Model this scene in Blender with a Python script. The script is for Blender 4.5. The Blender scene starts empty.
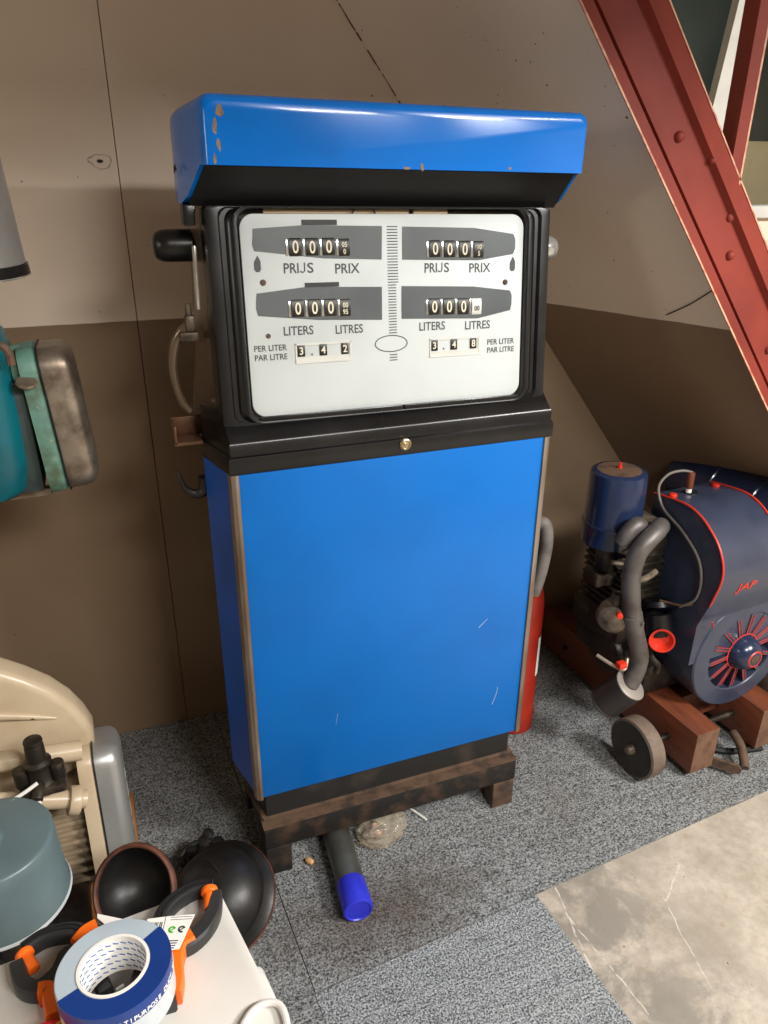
import bpy, bmesh, math, random
from mathutils import Vector, Matrix, noise
random.seed(7)
S = bpy.context.scene
COL = S.collection
PI = math.pi
V = Vector

# ------------------------------------------------------------------ camera
cam_d = bpy.data.cameras.new('camera'); cam = bpy.data.objects.new('camera', cam_d); COL.objects.link(cam)
cam_d.sensor_fit = 'AUTO'; cam_d.sensor_width = 36.0; cam_d.lens = 757.5*36/1024; cam_d.clip_start = .02
def cam_axes(pitch, roll, yaw):
    p, r, y = map(math.radians, (pitch, roll, yaw))
    F = V((math.sin(y)*math.cos(p), math.cos(y)*math.cos(p), -math.sin(p)))
    R = V((math.cos(y), -math.sin(y), 0)); U = R.cross(F)
    return F, math.cos(r)*R+math.sin(r)*U, -math.sin(r)*R+math.cos(r)*U
_F, _R, _U = cam_axes(24.45, .483, 21.06)
_m = Matrix((_R, _U, -_F)).transposed().to_4x4(); _m.translation = (-.542, -1.313, 1.55)
cam.matrix_world = _m
S.camera = cam

# ------------------------------------------------------------------ world, lamps, exposure
S.view_settings.view_transform = 'Standard'; S.view_settings.look = 'None'
S.view_settings.gamma = 1; S.view_settings.use_curve_mapping = False
S.view_settings.exposure = 0.38
w = bpy.data.worlds.new('world'); S.world = w; w.use_nodes = True
w.node_tree.nodes['Background'].inputs[0].default_value = (.8, .85, 1, 1)
w.node_tree.nodes['Background'].inputs[1].default_value = .03
def area(name, loc, target, size, power, color, sy=None, spread=180):
    d = bpy.data.lights.new(name, 'AREA'); d.energy = power; d.color = color; d.size = size; d.spread = math.radians(spread)
    if sy: d.shape = 'RECTANGLE'; d.size_y = sy
    o = bpy.data.objects.new(name, d); COL.objects.link(o); o.location = loc
    o.rotation_euler = (V(target)-V(loc)).to_track_quat('-Z', 'Y').to_euler(); return o
area('ceiling_lamp_main', (.35, -2.1, 2.36), (.35, -1.35, .4), .75, 40, (1, .97, .925), .42)
area('ceiling_lamp_right', (1.6, -1.95, 2.36), (1.2, -1.15, .2), .6, 86, (1, .975, .94), .36)
area('work_lamp_left', (-2.1, -.9, 1.75), (.4, .1, 1.2), .3, 3.5, (1, .97, .92), .3)
area('boarding_fill_light', (1.9, .95, 2.5), (2.1, 1.5, 1.3), .15, 8, (1, .97, .92), .15)  # added fill light that brightens the boarding behind the window

# ------------------------------------------------------------------ materials
def rgb(r, g, b):
    f = lambda c: ((c/255)/12.92 if c/255 <= .04045 else ((c/255+.055)/1.055)**2.4)
    return (f(r), f(g), f(b), 1)
class N:
    def __init__(s, name):
        s.m = bpy.data.materials.new(name); s.m.use_nodes = True; s.t = s.m.node_tree
        s.b = s.t.nodes['Principled BSDF']; s.geo = None
    def n(s, typ, **k):
        o = s.t.nodes.new(typ)
        for a, b in k.items(): setattr(o, a, b)
        return o
    def l(s, a, b): s.t.links.new(a, b)
    def pos(s, sc=(1, 1, 1), world=False):
        tc = s.n('ShaderNodeNewGeometry').outputs['Position'] if world else s.n('ShaderNodeTexCoord').outputs['Object']
        if sc == (1, 1, 1): return tc
        mp = s.n('ShaderNodeMapping'); mp.inputs['Scale'].default_value = sc; s.l(tc, mp.inputs['Vector']); return mp.outputs[0]
    def noise(s, scale, detail=3, sc=(1, 1, 1), world=False, rough=.55, dist=0):
        o = s.n('ShaderNodeTexNoise'); o.inputs['Scale'].default_value = scale; o.inputs['Detail'].default_value = detail
        o.inputs['Roughness'].default_value = rough; o.inputs['Distortion'].default_value = dist
        s.l(s.pos(sc, world), o.inputs['Vector']); return o.outputs['Fac']
    def ramp(s, fac, a, b):
        o = s.n('ShaderNodeMapRange'); o.inputs[1].default_value = a; o.inputs[2].default_value = b; s.l(fac, o.inputs[0]); return o.outputs[0]
    def math(s, op, a, b=None):
        o = s.n('ShaderNodeMath', operation=op)
        for i, x in enumerate((a, b)):
            if x is None: continue
            if isinstance(x, (int, float)): o.inputs[i].default_value = x
            else: s.l(x, o.inputs[i])
        return o.outputs[0]
    def mix(s, fac, a, b, mode='MIX'):
        o = s.n('ShaderNodeMix', data_type='RGBA', blend_type=mode)
        for i, x in ((0, fac), (6, a), (7, b)):
            if isinstance(x, (int, float)): o.inputs[i].default_value = x
            elif isinstance(x, tuple): o.inputs[i].default_value = x
            else: s.l(x, o.inputs[i])
        return o.outputs[2]
    def bump(s, h, strength=.3, dist=.002):
        o = s.n('ShaderNodeBump'); o.inputs['Strength'].default_value = strength; o.inputs['Distance'].default_value = dist
        s.l(h, o.inputs['Height']); s.l(o.outputs[0], s.b.inputs['Normal'])
    def set(s, col=None, rough=None, metal=None, spec=None, coat=None):
        for k, x in (('Base Color', col), ('Roughness', rough), ('Metallic', metal), ('Specular IOR Level', spec), ('Coat Weight', coat)):
            if x is None: continue
            if isinstance(x, (int, float, tuple)): s.b.inputs[k].default_value = x
            else: s.l(x, s.b.inputs[k])
        return s.m
def mat(name, c, c2=None, rough=.5, metal=0., scale=12, lo=.45, hi=.65, bump=0, bscale=None, coat=0, sc=(1, 1, 1), spec=.5, rvar=.0, chips=None, cscale=30, clo=.68, chi=.72):
    s = N(name); col = rgb(*c)
    if c2: col = s.mix(s.ramp(s.noise(scale, 5, sc), lo, hi), col, rgb(*c2))
    if chips:
        col = s.mix(s.ramp(s.noise(cscale, 4), clo, chi), col, rgb(*chips))
    r = rough
    if rvar: r = s.math('ADD', rough-rvar/2, s.math('MULTIPLY', s.noise(scale*1.7, 4, sc), rvar))
    s.set(col, r, metal, spec, coat)
    if bump: s.bump(s.noise(bscale or scale*4, 4, sc), bump)
    return s.m

M = {}
M['blue'] = mat('blue_enamel', (0, 100, 182), (0, 95, 174), rough=.32, scale=4, spec=.4, rvar=.08, chips=(110, 104, 96), cscale=26, clo=.80, chi=.82)
M['blue_canopy'] = mat('blue_canopy_enamel', (0, 118, 220), (2, 110, 206), rough=.2, scale=5, spec=.45, coat=.25, chips=(150, 120, 90), cscale=17, clo=.79, chi=.81)
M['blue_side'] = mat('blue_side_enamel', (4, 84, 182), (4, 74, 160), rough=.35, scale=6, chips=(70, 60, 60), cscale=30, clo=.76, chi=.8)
M['blue_dark'] = mat('dull_blue_enamel', (14, 50, 110), (30, 52, 84), rough=.45, scale=8)
M['black'] = mat('black_enamel', (13, 13, 15), (20, 20, 22), rough=.3, scale=9, rvar=.15, bump=.06, bscale=30)
M['black_matt'] = mat('black_matt', (10, 10, 11), (16, 15, 15), rough=.6, scale=20)
M['black_old'] = mat('worn_black_paint', (20, 19, 19), (30, 28, 27), rough=.42, scale=18, rvar=.25, bump=.15, chips=(120, 112, 105), cscale=60, clo=.76, chi=.79)
M['steel_trim'] = mat('worn_steel_trim', (146, 132, 118), (112, 92, 74), rough=.42, metal=.35, scale=14, sc=(1, 1, .25), bump=.1)
M['side_metal'] = mat('polished_side_metal', (118, 102, 86), (96, 82, 68), rough=.22, metal=.6, scale=10, sc=(1, 1, .3), rvar=.1)
M['rusty_black'] = mat('rusty_black_steel', (24, 21, 19), (78, 56, 40), rough=.62, scale=16, lo=.48, hi=.72, bump=.25, sc=(1, 1, 1))
M['rust'] = mat('rusty_steel', (92, 70, 54), (54, 42, 34), rough=.7, scale=22, bump=.3)
M['plinth'] = mat('dark_plinth', (30, 29, 28), (58, 50, 44), rough=.5, scale=9, lo=.5, hi=.7)
M['white_dial'] = mat('white_dial_enamel', (210, 213, 213), (202, 205, 205), rough=.38, scale=6)
M['dial_grey'] = mat('dial_window_grey', (88, 92, 95), (80, 84, 87), rough=.35, scale=12)
M['dial_lip'] = mat('dial_dark_lip', (24, 24, 25), None, rough=.5)  # plain dark tone for slots, holes, gaskets and the crack
M['ink'] = mat('dark_grey_ink', (62, 64, 66), None, rough=.5)
M['ivory'] = mat('ivory_figures', (226, 214, 190), None, rough=.5)
M['wheel_black'] = mat('counter_black', (15, 14, 13), (24, 20, 16), rough=.4, scale=60)
M['wheel_white'] = mat('counter_white', (215, 212, 206), None, rough=.4)
M['chrome'] = mat('chrome', (215, 215, 213), (186, 182, 176), rough=.18, metal=.75, scale=30)
M['brass_lock'] = mat('lock_brass', (196, 180, 150), None, rough=.28, metal=1)
M['alu'] = mat('cast_aluminium', (176, 176, 174), (166, 166, 164), rough=.36, metal=.6, scale=6, bump=.04, rvar=.1)
M['alu_dull'] = mat('dull_aluminium', (150, 140, 126), (104, 92, 80), rough=.38, metal=.85, scale=16, bump=.1, rvar=.2)
M['cream'] = mat('cream_paint', (196, 178, 150), (182, 162, 134), rough=.32, scale=7, chips=(96, 78, 58), cscale=55, clo=.72, chi=.75)
M['cream_dirty'] = mat('dirty_cream_paint', (150, 132, 108), (92, 78, 62), rough=.45, scale=14, lo=.42, hi=.7)
M['grey_tank'] = mat('blue_grey_tank_paint', (98, 116, 120), (90, 107, 112), rough=.34, scale=8, chips=(170, 184, 186), cscale=70, clo=.755, chi=.77)
M['teal'] = mat('teal_paint', (4, 92, 104), (6, 76, 86), rough=.34, scale=10, chips=(130, 160, 152), cscale=60, clo=.71, chi=.74)
M['verdigris'] = mat('flaking_green_paint', (86, 124, 110), (66, 84, 64), rough=.55, scale=18, bump=.3, chips=(140, 128, 112), cscale=45, clo=.66, chi=.7)
M['dark_green'] = mat('dark_green_grime', (44, 58, 56), (30, 36, 36), rough=.55, scale=18)
M['navy'] = mat('navy_paint', (30, 43, 72), (27, 38, 64), rough=.24, scale=9, coat=.3, chips=(70, 76, 96), cscale=40, clo=.745, chi=.76, bump=.05)
M['navy_lit'] = mat('lit_navy_paint', (52, 59, 78), (44, 51, 70), rough=.3, scale=9, coat=.25)  # lighter copy of the navy, light on the cowl put into the colour
M['red_line'] = mat('red_lining', (196, 52, 38), None, rough=.4)
M['red_paint'] = mat('glossy_red_paint', (206, 48, 28), (190, 40, 26), rough=.35, scale=20)
M['ext_red'] = mat('extinguisher_red', (150, 36, 22), (136, 32, 20), rough=.36, scale=8, chips=(190, 180, 168), cscale=22, clo=.75, chi=.77)
M['grey_hose'] = mat('grey_rubber', (112, 106, 100), (92, 86, 80), rough=.65, scale=20)
M['pipe_grey'] = mat('exhaust_grey', (104, 100, 98), (84, 78, 74), rough=.5, metal=.5, scale=16, bump=.1)
M['muffler'] = mat('muffler_dark', (56, 54, 52), (66, 60, 56), rough=.5, metal=.4, scale=12)
M['muffler_face'] = mat('muffler_plate', (150, 142, 134), (124, 116, 108), rough=.5, metal=.3, scale=20)
M['grime'] = mat('oily_engine_metal', (46, 40, 34), (92, 82, 68), rough=.5, metal=.5, scale=25, lo=.5, hi=.75, bump=.3)
M['grime_light'] = mat('grimy_light_alloy', (120, 108, 92), (70, 60, 50), rough=.5, metal=.5, scale=30, bump=.2)
M['timber'] = mat('stained_timber', (112, 58, 34), (84, 42, 25), rough=.5, scale=9, sc=(6, .8, 6), lo=.35, hi=.7, bump=.12)
M['timber_end'] = mat('timber_end_grain', (112, 82, 62), (90, 62, 46), rough=.7, scale=26)
M['oak'] = mat('orange_wood', (176, 116, 62), (150, 92, 46), rough=.5, scale=8, sc=(8, 1, 8))
M['wheel_tread'] = mat('worn_wheel_tread', (112, 96, 84), (88, 72, 60), rough=.7, scale=20)
M['wheel_side'] = mat('wheel_side_dark', (46, 42, 38), (34, 31, 28), rough=.6, scale=20)
M['beam_red'] = mat('red_oxide_paint', (126, 48, 37), (112, 41, 32), rough=.6, scale=6, bump=.12, bscale=60, spec=.3)
M['beam_edge'] = mat('red_oxide_worn_highlight', (206, 158, 130), (176, 96, 76), rough=.5, scale=40)  # worn edge tone with the edge highlight put into the colour
M['white_plastic'] = mat('white_plastic', (214, 211, 204), (204, 201, 194), rough=.4, scale=7)
M['white_paint'] = mat('white_window_paint', (218, 218, 212), (206, 206, 200), rough=.45, scale=9)
M['orange'] = mat('orange_plastic', (244, 108, 24), (238, 100, 22), rough=.4, scale=20)
M['clamp'] = mat('clamp_black_plastic', (44, 45, 46), (36, 37, 38), rough=.45, scale=30)
M['clamp_dark'] = mat('clamp_recess', (20, 20, 21), None, rough=.6)
M['tape_grey'] = mat('tape_pale_edge', (172, 186, 196), (162, 176, 186), rough=.45, scale=10)
M['tape_blue'] = mat('tape_label_blue', (16, 54, 124), (14, 48, 114), rough=.35, scale=10)
M['tape_side'] = mat('tape_side_film', (196, 202, 206), (182, 188, 192), rough=.3, scale=10)
M['paper'] = mat('white_paper', (230, 228, 222), None, rough=.6)
M['label_red'] = mat('label_red', (200, 44, 48), None, rough=.4)
M['label_yellow'] = mat('label_yellow', (238, 190, 60), None, rough=.4)
M['core_blue'] = mat('core_print_blue', (74, 104, 168), None, rough=.5)
M['green_mark'] = mat('green_mark', (70, 170, 40), None, rough=.5)
M['cap_blue'] = mat('blue_plastic_cap', (46, 52, 196), (40, 46, 186), rough=.34, scale=12)
M['pipe_steel'] = mat('grey_steel_pipe', (104, 106, 102), (72, 62, 54), rough=.42, metal=.6, scale=9, lo=.4, hi=.7)
M['nut'] = mat('nut_shell', (210, 168, 118), (186, 140, 90), rough=.6, scale=60)
M['copper_lip'] = mat('brown_primer_rim', (104, 62, 46), (74, 44, 34), rough=.55, scale=30, bump=.2)
M['copper'] = mat('coppery_bracket', (112, 82, 62), (84, 60, 46), rough=.4, metal=.6, scale=20)
M['beige_board'] = mat('beige_board', (196, 170, 136), (184, 158, 124), rough=.6, scale=5)
M['dark_room'] = mat('dark_room', (46, 52, 50), (60, 66, 62), rough=.8, scale=3)
M['plain_wall'] = mat('plain_wall', (196, 184, 164), (188, 174, 154), rough=.8, scale=3)
M['chip'] = mat('bare_rusty_chip', (146, 122, 100), (112, 84, 62), rough=.7, scale=90)
M['seam'] = mat('carpet_seam_dark', (60, 62, 64), (48, 50, 52), rough=.9, scale=60)

def glass_mat(name, tint, gloss=.06):
    s = N(name); t = s.t; t.nodes.remove(s.b); out = t.nodes['Material Output']
    tr = s.n('ShaderNodeBsdfTransparent'); tr.inputs[0].default_value = tint
    gl = s.n('ShaderNodeBsdfGlossy'); gl.inputs['Roughness'].default_value = .03
    lw = s.n('ShaderNodeLayerWeight'); lw.inputs[0].default_value = .5; fr = s.math('ADD', .03, s.math('MULTIPLY', s.math('POWER', lw.outputs['Facing'], 5), .8))
    mx = s.n('ShaderNodeMixShader'); s.l(fr, mx.inputs[0]); s.l(tr.outputs[0], mx.inputs[1]); s.l(gl.outputs[0], mx.inputs[2])
    s.l(mx.outputs[0], out.inputs[0]); return s.m
M['glass'] = glass_mat('clear_glass', (.97, .98, .98, 1))
M['window_glass'] = glass_mat('window_glass', (.8, .84, .82, 1))
def bag_mat():
    s = N('clear_plastic_bag'); t = s.t
    tr = s.n('ShaderNodeBsdfTransparent'); tr.inputs[0].default_value = (.93, .9, .84, 1)
    mx = s.n('ShaderNodeMixShader'); mx.inputs[0].default_value = .26
    s.set(rgb(214, 204, 186), .10); s.bump(s.noise(22, 1, dist=1.0), .3, .006)
    s.l(tr.outputs[0], mx.inputs[1]); s.l(s.b.outputs[0], mx.inputs[2]); s.l(mx.outputs[0], t.nodes['Material Output'].inputs[0]); return s.m
M['bag'] = bag_mat()

def wall_mat():
    s = N('two_tone_wall_paint')
    sx = s.n('ShaderNodeSeparateXYZ'); s.l(s.pos(world=True), sx.inputs[0]); X, Y, Z = sx.outputs
    wob = s.math('MULTIPLY', s.math('SUBTRACT', s.noise(9, 3, world=True), .5), .006)
    up = s.ramp(s.math('ADD', Z, wob), 1.2085, 1.2105)
    cream = s.mix(s.ramp(s.noise(2.2, 5, world=True), .35, .7), rgb(236, 220, 202), rgb(226, 208, 188))
    tan = s.mix(s.ramp(s.noise(2.5, 5, world=True), .35, .7), rgb(142, 120, 97), rgb(130, 108, 85))
    col = s.mix(up, tan, cream)
    spk = s.ramp(s.noise(70, 2, world=True), .735, .76); col = s.mix(spk, col, rgb(120, 98, 76))
    # patched knot on the upper wall
    dx = s.math('MULTIPLY', s.math('ADD', X, .472), 1/.042); dz = s.math('MULTIPLY', s.math('ADD', Z, -1.558), 1/.024)
    d = s.math('SQRT', s.math('ADD', s.math('MULTIPLY', dx, dx), s.math('MULTIPLY', dz, dz)))
    d2 = s.math('ADD', d, s.math('MULTIPLY', s.noise(60, 3, world=True), .7))
    gable = s.ramp(Y, .60, .62)
    ring = s.math('MULTIPLY', s.ramp(s.math('ABSOLUTE', s.math('SUBTRACT', s.math('FRACT', s.math('MULTIPLY', d2, 2.2)), .5)), .36, .46), s.ramp(d2, 1.3, 1.1))
    col = s.mix(s.math('MULTIPLY', s.math('MULTIPLY', ring, .65), gable), col, rgb(96, 76, 56))
    col = s.mix(s.math('MULTIPLY', s.ramp(d, .2, .12), gable), col, rgb(40, 28, 20))
    s.set(col, .72, spec=.3); s.bump(s.noise(120, 3, world=True), .12, .001); return s.m
M['wall'] = wall_mat()
def carpet_mat(name, lo, hi, dirt):
    s = N(name); ca = math.radians(4.6)
    sx = s.n('ShaderNodeSeparateXYZ'); s.l(s.pos(world=True), sx.inputs[0]); X, Y = sx.outputs[0], sx.outputs[1]
    fleck = s.noise(250, 2, world=True, rough=.7)
    def streak(a, b):
        mp = s.n('ShaderNodeMapping'); mp.inputs['Rotation'].default_value = (0, 0, -ca); mp.inputs['Scale'].default_value = (a, b, 1)
        s.l(s.pos(world=True), mp.inputs['Vector'])
        st = s.n('ShaderNodeTexNoise'); st.inputs['Scale'].default_value = 1; st.inputs['Detail'].default_value = 2; s.l(mp.outputs[0], st.inputs['Vector']); return st.outputs['Fac']
    st = streak(14, 170); band = streak(1.5, 46)
    f = s.math('ADD', s.ramp(fleck, .37, .64), s.math('MULTIPLY', s.math('SUBTRACT', st, .5), .42))
    f = s.math('ADD', f, s.math('MULTIPLY', s.math('SUBTRACT', band, .5), .34))
    col = s.mix(f, rgb(*lo), rgb(*hi))
    big = s.ramp(s.noise(3.2, 5, world=True), .52, .74); col = s.mix(s.math('MULTIPLY', big, .22), col, rgb(84, 74, 62))
    if dirt:      # oily brown stain spreading in front of the pump
        dx = s.math('MULTIPLY', s.math('ADD', X, .12), 1/.30); dy = s.math('MULTIPLY', s.math('ADD', Y, .20), 1/.13)
        d = s.math('ADD', s.math('SQRT', s.math('ADD', s.math('MULTIPLY', dx, dx), s.math('MULTIPLY', dy, dy))), s.math('MULTIPLY', s.math('SUBTRACT', s.noise(9, 6, world=True, rough=.65), .5), 1.6))
        col = s.mix(s.math('MULTIPLY', s.ramp(d, 1.15, .1), .62), col, rgb(70, 54, 40))
    dots = s.ramp(s.noise(30, 2, world=True), .775, .79); col = s.mix(dots, col, rgb(40, 34, 30))
    s.set(col, .95, spec=.15); s.bump(s.math('ADD', fleck, st), .6, .004); return s.m
M['carpet'] = carpet_mat('grey_flecked_carpet', (50, 52, 53), (160, 162, 162), True)
M['carpet_clean'] = carpet_mat('cleaner_grey_carpet', (54, 58, 60), (174, 178, 180), False)
def concrete_mat():
    s = N('bare_concrete')
    sx = s.n('ShaderNodeSeparateXYZ'); s.l(s.pos(world=True), sx.inputs[0]); X, Y = sx.outputs[0], sx.outputs[1]
    base = s.mix(s.ramp(s.noise(7, 8, world=True, rough=.65), .38, .62), rgb(186, 176, 162), rgb(164, 154, 139))
    grey = s.ramp(s.noise(6.5, 9, world=True, rough=.68, dist=.4), .44, .54)
    grey = s.math('MULTIPLY', grey, s.ramp(s.math('ADD', X, s.math('MULTIPLY', s.noise(5, 5, world=True), .35)), .80, .56))
    col = s.mix(s.math('MULTIPLY', grey, .85), base, rgb(128, 123, 115))
    col = s.mix(s.math('MULTIPLY', s.ramp(s.noise(40, 6, world=True, rough=.75), .42, .66), .35), col, rgb(126, 116, 102))
    tan = s.ramp(s.noise(17, 5, world=True), .66, .72); col = s.mix(s.math('MULTIPLY', tan, .45), col, rgb(158, 124, 88))
    sp = s.ramp(s.noise(60, 2, world=True), .735, .75); col = s.mix(sp, col, rgb(72, 60, 48))
    wob = s.math('MULTIPLY', s.math('SUBTRACT', s.noise(14, 3, world=True), .5), .022)
    brk = s.ramp(s.noise(45, 3, world=True), .40, .52)
    for x0, y0, x1, y1, wd in ((.300, -.268, .263, -.48, .0016), (.285, -.36, .315, -.60, .0012), (.52, -.39, .47, -.60, .0010), (.62, -.33, .52, -.40, .0014)):
        L = math.hypot(x1-x0, y1-y0); ux, uy = (x1-x0)/L, (y1-y0)/L
        dx = s.math('SUBTRACT', X, x0); dy = s.math('SUBTRACT', Y, y0)
        a = s.math('ADD', s.math('MULTIPLY', dx, ux), s.math('MULTIPLY', dy, uy)); d = s.math('ABSOLUTE', s.math('ADD', wob, s.math('ADD', s.math('MULTIPLY', dx, -uy), s.math('MULTIPLY', dy, ux))))
        f = s.math('MULTIPLY', s.math('MULTIPLY', s.ramp(d, wd*1.6, wd*.6), brk), s.math('MULTIPLY', s.math('GREATER_THAN', a, 0.0), s.math('LESS_THAN', a, L)))
        col = s.mix(s.math('MULTIPLY', f, .8), col, rgb(208, 200, 186))
    s.set(col, .75, spec=.3); s.bump(s.noise(60, 5, world=True), .25, .002); return s.m
M['concrete'] = concrete_mat()

# ------------------------------------------------------------------ mesh helpers
I4 = Matrix.Identity(4)
def frame(o, x, y, z):
    m = Matrix((V(x).normalized(), V(y).normalized(), V(z).normalized())).transposed().to_4x4(); m.translation = o; return m
def aim(o, axis, up=(0, 0, 1)):
    """frame whose local z is the given axis"""
    z = V(axis).normalized(); u = V(up)
    if abs(z.dot(u)) > .98: u = V((0, 1, 0))
    x = u.cross(z).normalized(); y = z.cross(x); return frame(o, x, y, z)
def B(): return bmesh.new()
def put(bm, t, m=None):
    if m is not None: t.transform(m)
    me = bpy.data.meshes.new('tmp'); t.to_mesh(me); t.free(); bm.from_mesh(me); bpy.data.meshes.remove(me); return bm
def box(bm, x0, x1, y0, y1, z0, z1, m=None, bev=0, seg=2):
    t = B(); bmesh.ops.create_cube(t, size=1)
    for v in t.verts: v.co = V(((x0+x1)/2+v.co.x*(x1-x0), (y0+y1)/2+v.co.y*(y1-y0), (z0+z1)/2+v.co.z*(z1-z0)))
    if bev: bmesh.ops.bevel(t, geom=t.edges[:], offset=bev, segments=seg, profile=.5, affect='EDGES')
    return put(bm, t, m)
def loft(bm, loops, caps=(True, True), m=None, closed=True):
    t = B(); L = [[t.verts.new(p) for p in lp] for lp in loops]; n = len(L[0])
    for a, b in zip(L, L[1:]):
        for i in range(n if closed else n-1):
            j = (i+1) % n
            try: t.faces.new((a[i], a[j], b[j], b[i]))
            except ValueError: pass
    if caps[0]: t.faces.new(L[0][::-1])
    if caps[1]: t.faces.new(L[-1])
    bmesh.ops.recalc_face_normals(t, faces=t.faces[:])
    return put(bm, t, m)
def prism(bm, poly, h0, h1, m=None, bev=0, seg=2):
    t = B(); a = [t.verts.new((x, y, h0)) for x, y in poly]; b = [t.verts.new((x, y, h1)) for x, y in poly]; n = len(poly)
    f0 = t.faces.new(a[::-1]); f1 = t.faces.new(b)
    for i in range(n): t.faces.new((a[i], a[(i+1) % n], b[(i+1) % n], b[i]))
    bmesh.ops.recalc_face_normals(t, faces=t.faces[:])
    if bev:
        e = list(f0.edges)+list(f1.edges); bmesh.ops.bevel(t, geom=e, offset=bev, segments=seg, profile=.5, affect='EDGES')
    return put(bm, t, m)
def lathe(bm, prof, m=None, seg=40, a0=0, a1=2*PI):
    full = abs(a1-a0-2*PI) < 1e-6; n = seg if full else seg+1
    t = B(); L = []
    for r, h in prof:
        if r < 1e-6 and full: L.append([t.verts.new((0, 0, h))]*n); continue
        L.append([t.verts.new((r*math.cos(a0+(a1-a0)*i/seg), r*math.sin(a0+(a1-a0)*i/seg), h)) for i in range(n)])
    for a, b in zip(L, L[1:]):
        for i in range(seg):
            j = (i+1) % n; q = []
            for v in (a[i], a[j], b[j], b[i]):
                if v not in q: q.append(v)
            if len(q) > 2:
                try: t.faces.new(q)
                except ValueError: pass
    bmesh.ops.recalc_face_normals(t, faces=t.faces[:])
    return put(bm, t, m)
def cyl(bm, r, h0, h1, m=None, seg=32, bev=0.0):
    if bev: pr = [(0, h0), (r-bev, h0), (r-bev*.3, h0+bev*.3), (r, h0+bev), (r, h1-bev), (r-bev*.3, h1-bev*.3), (r-bev, h1), (0, h1)]
    else: pr = [(0, h0), (r, h0), (r, h1), (0, h1)]
    return lathe(bm, pr, m, seg)
def spline(pts, k=6):
    P = [V(p) for p in pts]; out = []
    for i in range(len(P)-1):
        p0 = P[max(i-1, 0)]; p1 = P[i]; p2 = P[i+1]; p3 = P[min(i+2, len(P)-1)]
        for s in range(k):
            t = s/k
            out.append(.5*((2*p1)+(p2-p0)*t+(2*p0-5*p1+4*p2-p3)*t*t+(3*p1-p0-3*p2+p3)*t**3))
    out.append(P[-1]); return out
def tube(bm, pts, r, m=None, seg=14, smooth=6, closed=False, flat=1.0, up=None):
    P = spline(pts, smooth) if smooth else [V(p) for p in pts]
    n = len(P); loops = []; prev = None
    for i, p in enumerate(P):
        d = (P[min(i+1, n-1)]-P[max(i-1, 0)]).normalized()
        if up is not None: x = V(up)-d*d.dot(V(up)); x.normalize()
        elif prev is None:
            u = V((0, 0, 1)) if abs(d.z) < .9 else V((1, 0, 0)); x = (u-d*d.dot(u)).normalized()
        else: x = (prev-d*d.dot(prev)).normalized()
        prev = x; y = d.cross(x)
        rr = r(i/(n-1)) if callable(r) else r
        loops.append([p+x*(rr*flat*math.cos(2*PI*j/seg))+y*(rr*math.sin(2*PI*j/seg)) for j in range(seg)])
    return loft(bm, loops, (True, True), m)
def text(bm, s, size, m, depth=.0004, align='LEFT', xs=1.0):
    c = bpy.data.curves.new('t', 'FONT'); c.body = s; c.size = size; c.extrude = depth; c.align_x = align; c.resolution_u = 3; c.offset = size*.012
    o = bpy.data.objects.new('t', c); COL.objects.link(o); bpy.context.view_layer.update()
    me = bpy.data.meshes.new_from_object(o.evaluated_get(bpy.context.evaluated_depsgraph_get()))
    bpy.data.objects.remove(o); bpy.data.curves.remove(c)
    t = B(); t.from_mesh(me); bpy.data.meshes.remove(me)
    for v in t.verts: v.co.x *= xs
    return put(bm, t, m)
def rrect(w, h, r, k=6, cx=0, cy=0):
    """rounded rectangle loop, half sizes w, h"""
    out = []
    for sx, sy, a in ((1, 1, 0), (-1, 1, PI/2), (-1, -1, PI), (1, -1, 1.5*PI)):
        for i in range(k+1):
            t = a+PI/2*i/k; out.append((cx+sx*(w-r)+r*math.cos(t), cy+sy*(h-r)+r*math.sin(t)))
    return out
# ------------------------------------------------------------------ object helpers
LOC = {}
def finish(name, bm, m, ang=35):
    bmesh.ops.remove_doubles(bm, verts=bm.verts[:], dist=1e-6)
    me = bpy.data.meshes.new(name); bm.to_mesh(me); bm.free()
    for x in (m if isinstance(m, (list, tuple)) else [m]): me.materials.append(M[x])
    me.shade_smooth() if hasattr(me, 'shade_smooth') else [setattr(p, 'use_smooth', True) for p in me.polygons]
    me.set_sharp_from_angle(angle=math.radians(ang))
    o = bpy.data.objects.new(name, me); COL.objects.link(o); return o
def wloc(o):
    p = V((0, 0, 0))
    while o is not None: p = p+V(LOC.get(o.name, (0, 0, 0))); o = o.parent
    return p
def part(name, bm, m, parent, label=None, ang=35):
    """one mesh under a thing; the bmesh is given in world metres"""
    off = wloc(parent); bmesh.ops.translate(bm, vec=-off, verts=bm.verts[:])
    o = finish(name, bm, m, ang); o.parent = parent
    if label: o['label'] = label
    return o
def thing(name, label, cat, loc, group=None):
    o = bpy.data.objects.new(name, None); COL.objects.link(o); o.location = loc; o.empty_display_size = .05; LOC[o.name] = loc
    o['label'] = label; o['category'] = cat
    if group: o['group'] = group
    return o
def solid(name, bm, m, label, cat, group=None, ang=35):
    xs = [v.co for v in bm.verts]
    c = V(((min(v.x for v in xs)+max(v.x for v in xs))/2, (min(v.y for v in xs)+max(v.y for v in xs))/2, min(v.z for v in xs)))
    bmesh.ops.translate(bm, vec=-c, verts=bm.verts[:]); o = finish(name, bm, m, ang); o.location = c; LOC[o.name] = c
    o['label'] = label; o['category'] = cat
    if group: o['group'] = group
    return o
def struct(name, bm, m, parent=None):
    o = finish(name, bm, m); o['kind'] = 'structure'
    if parent: o.parent = parent
    return o

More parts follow.
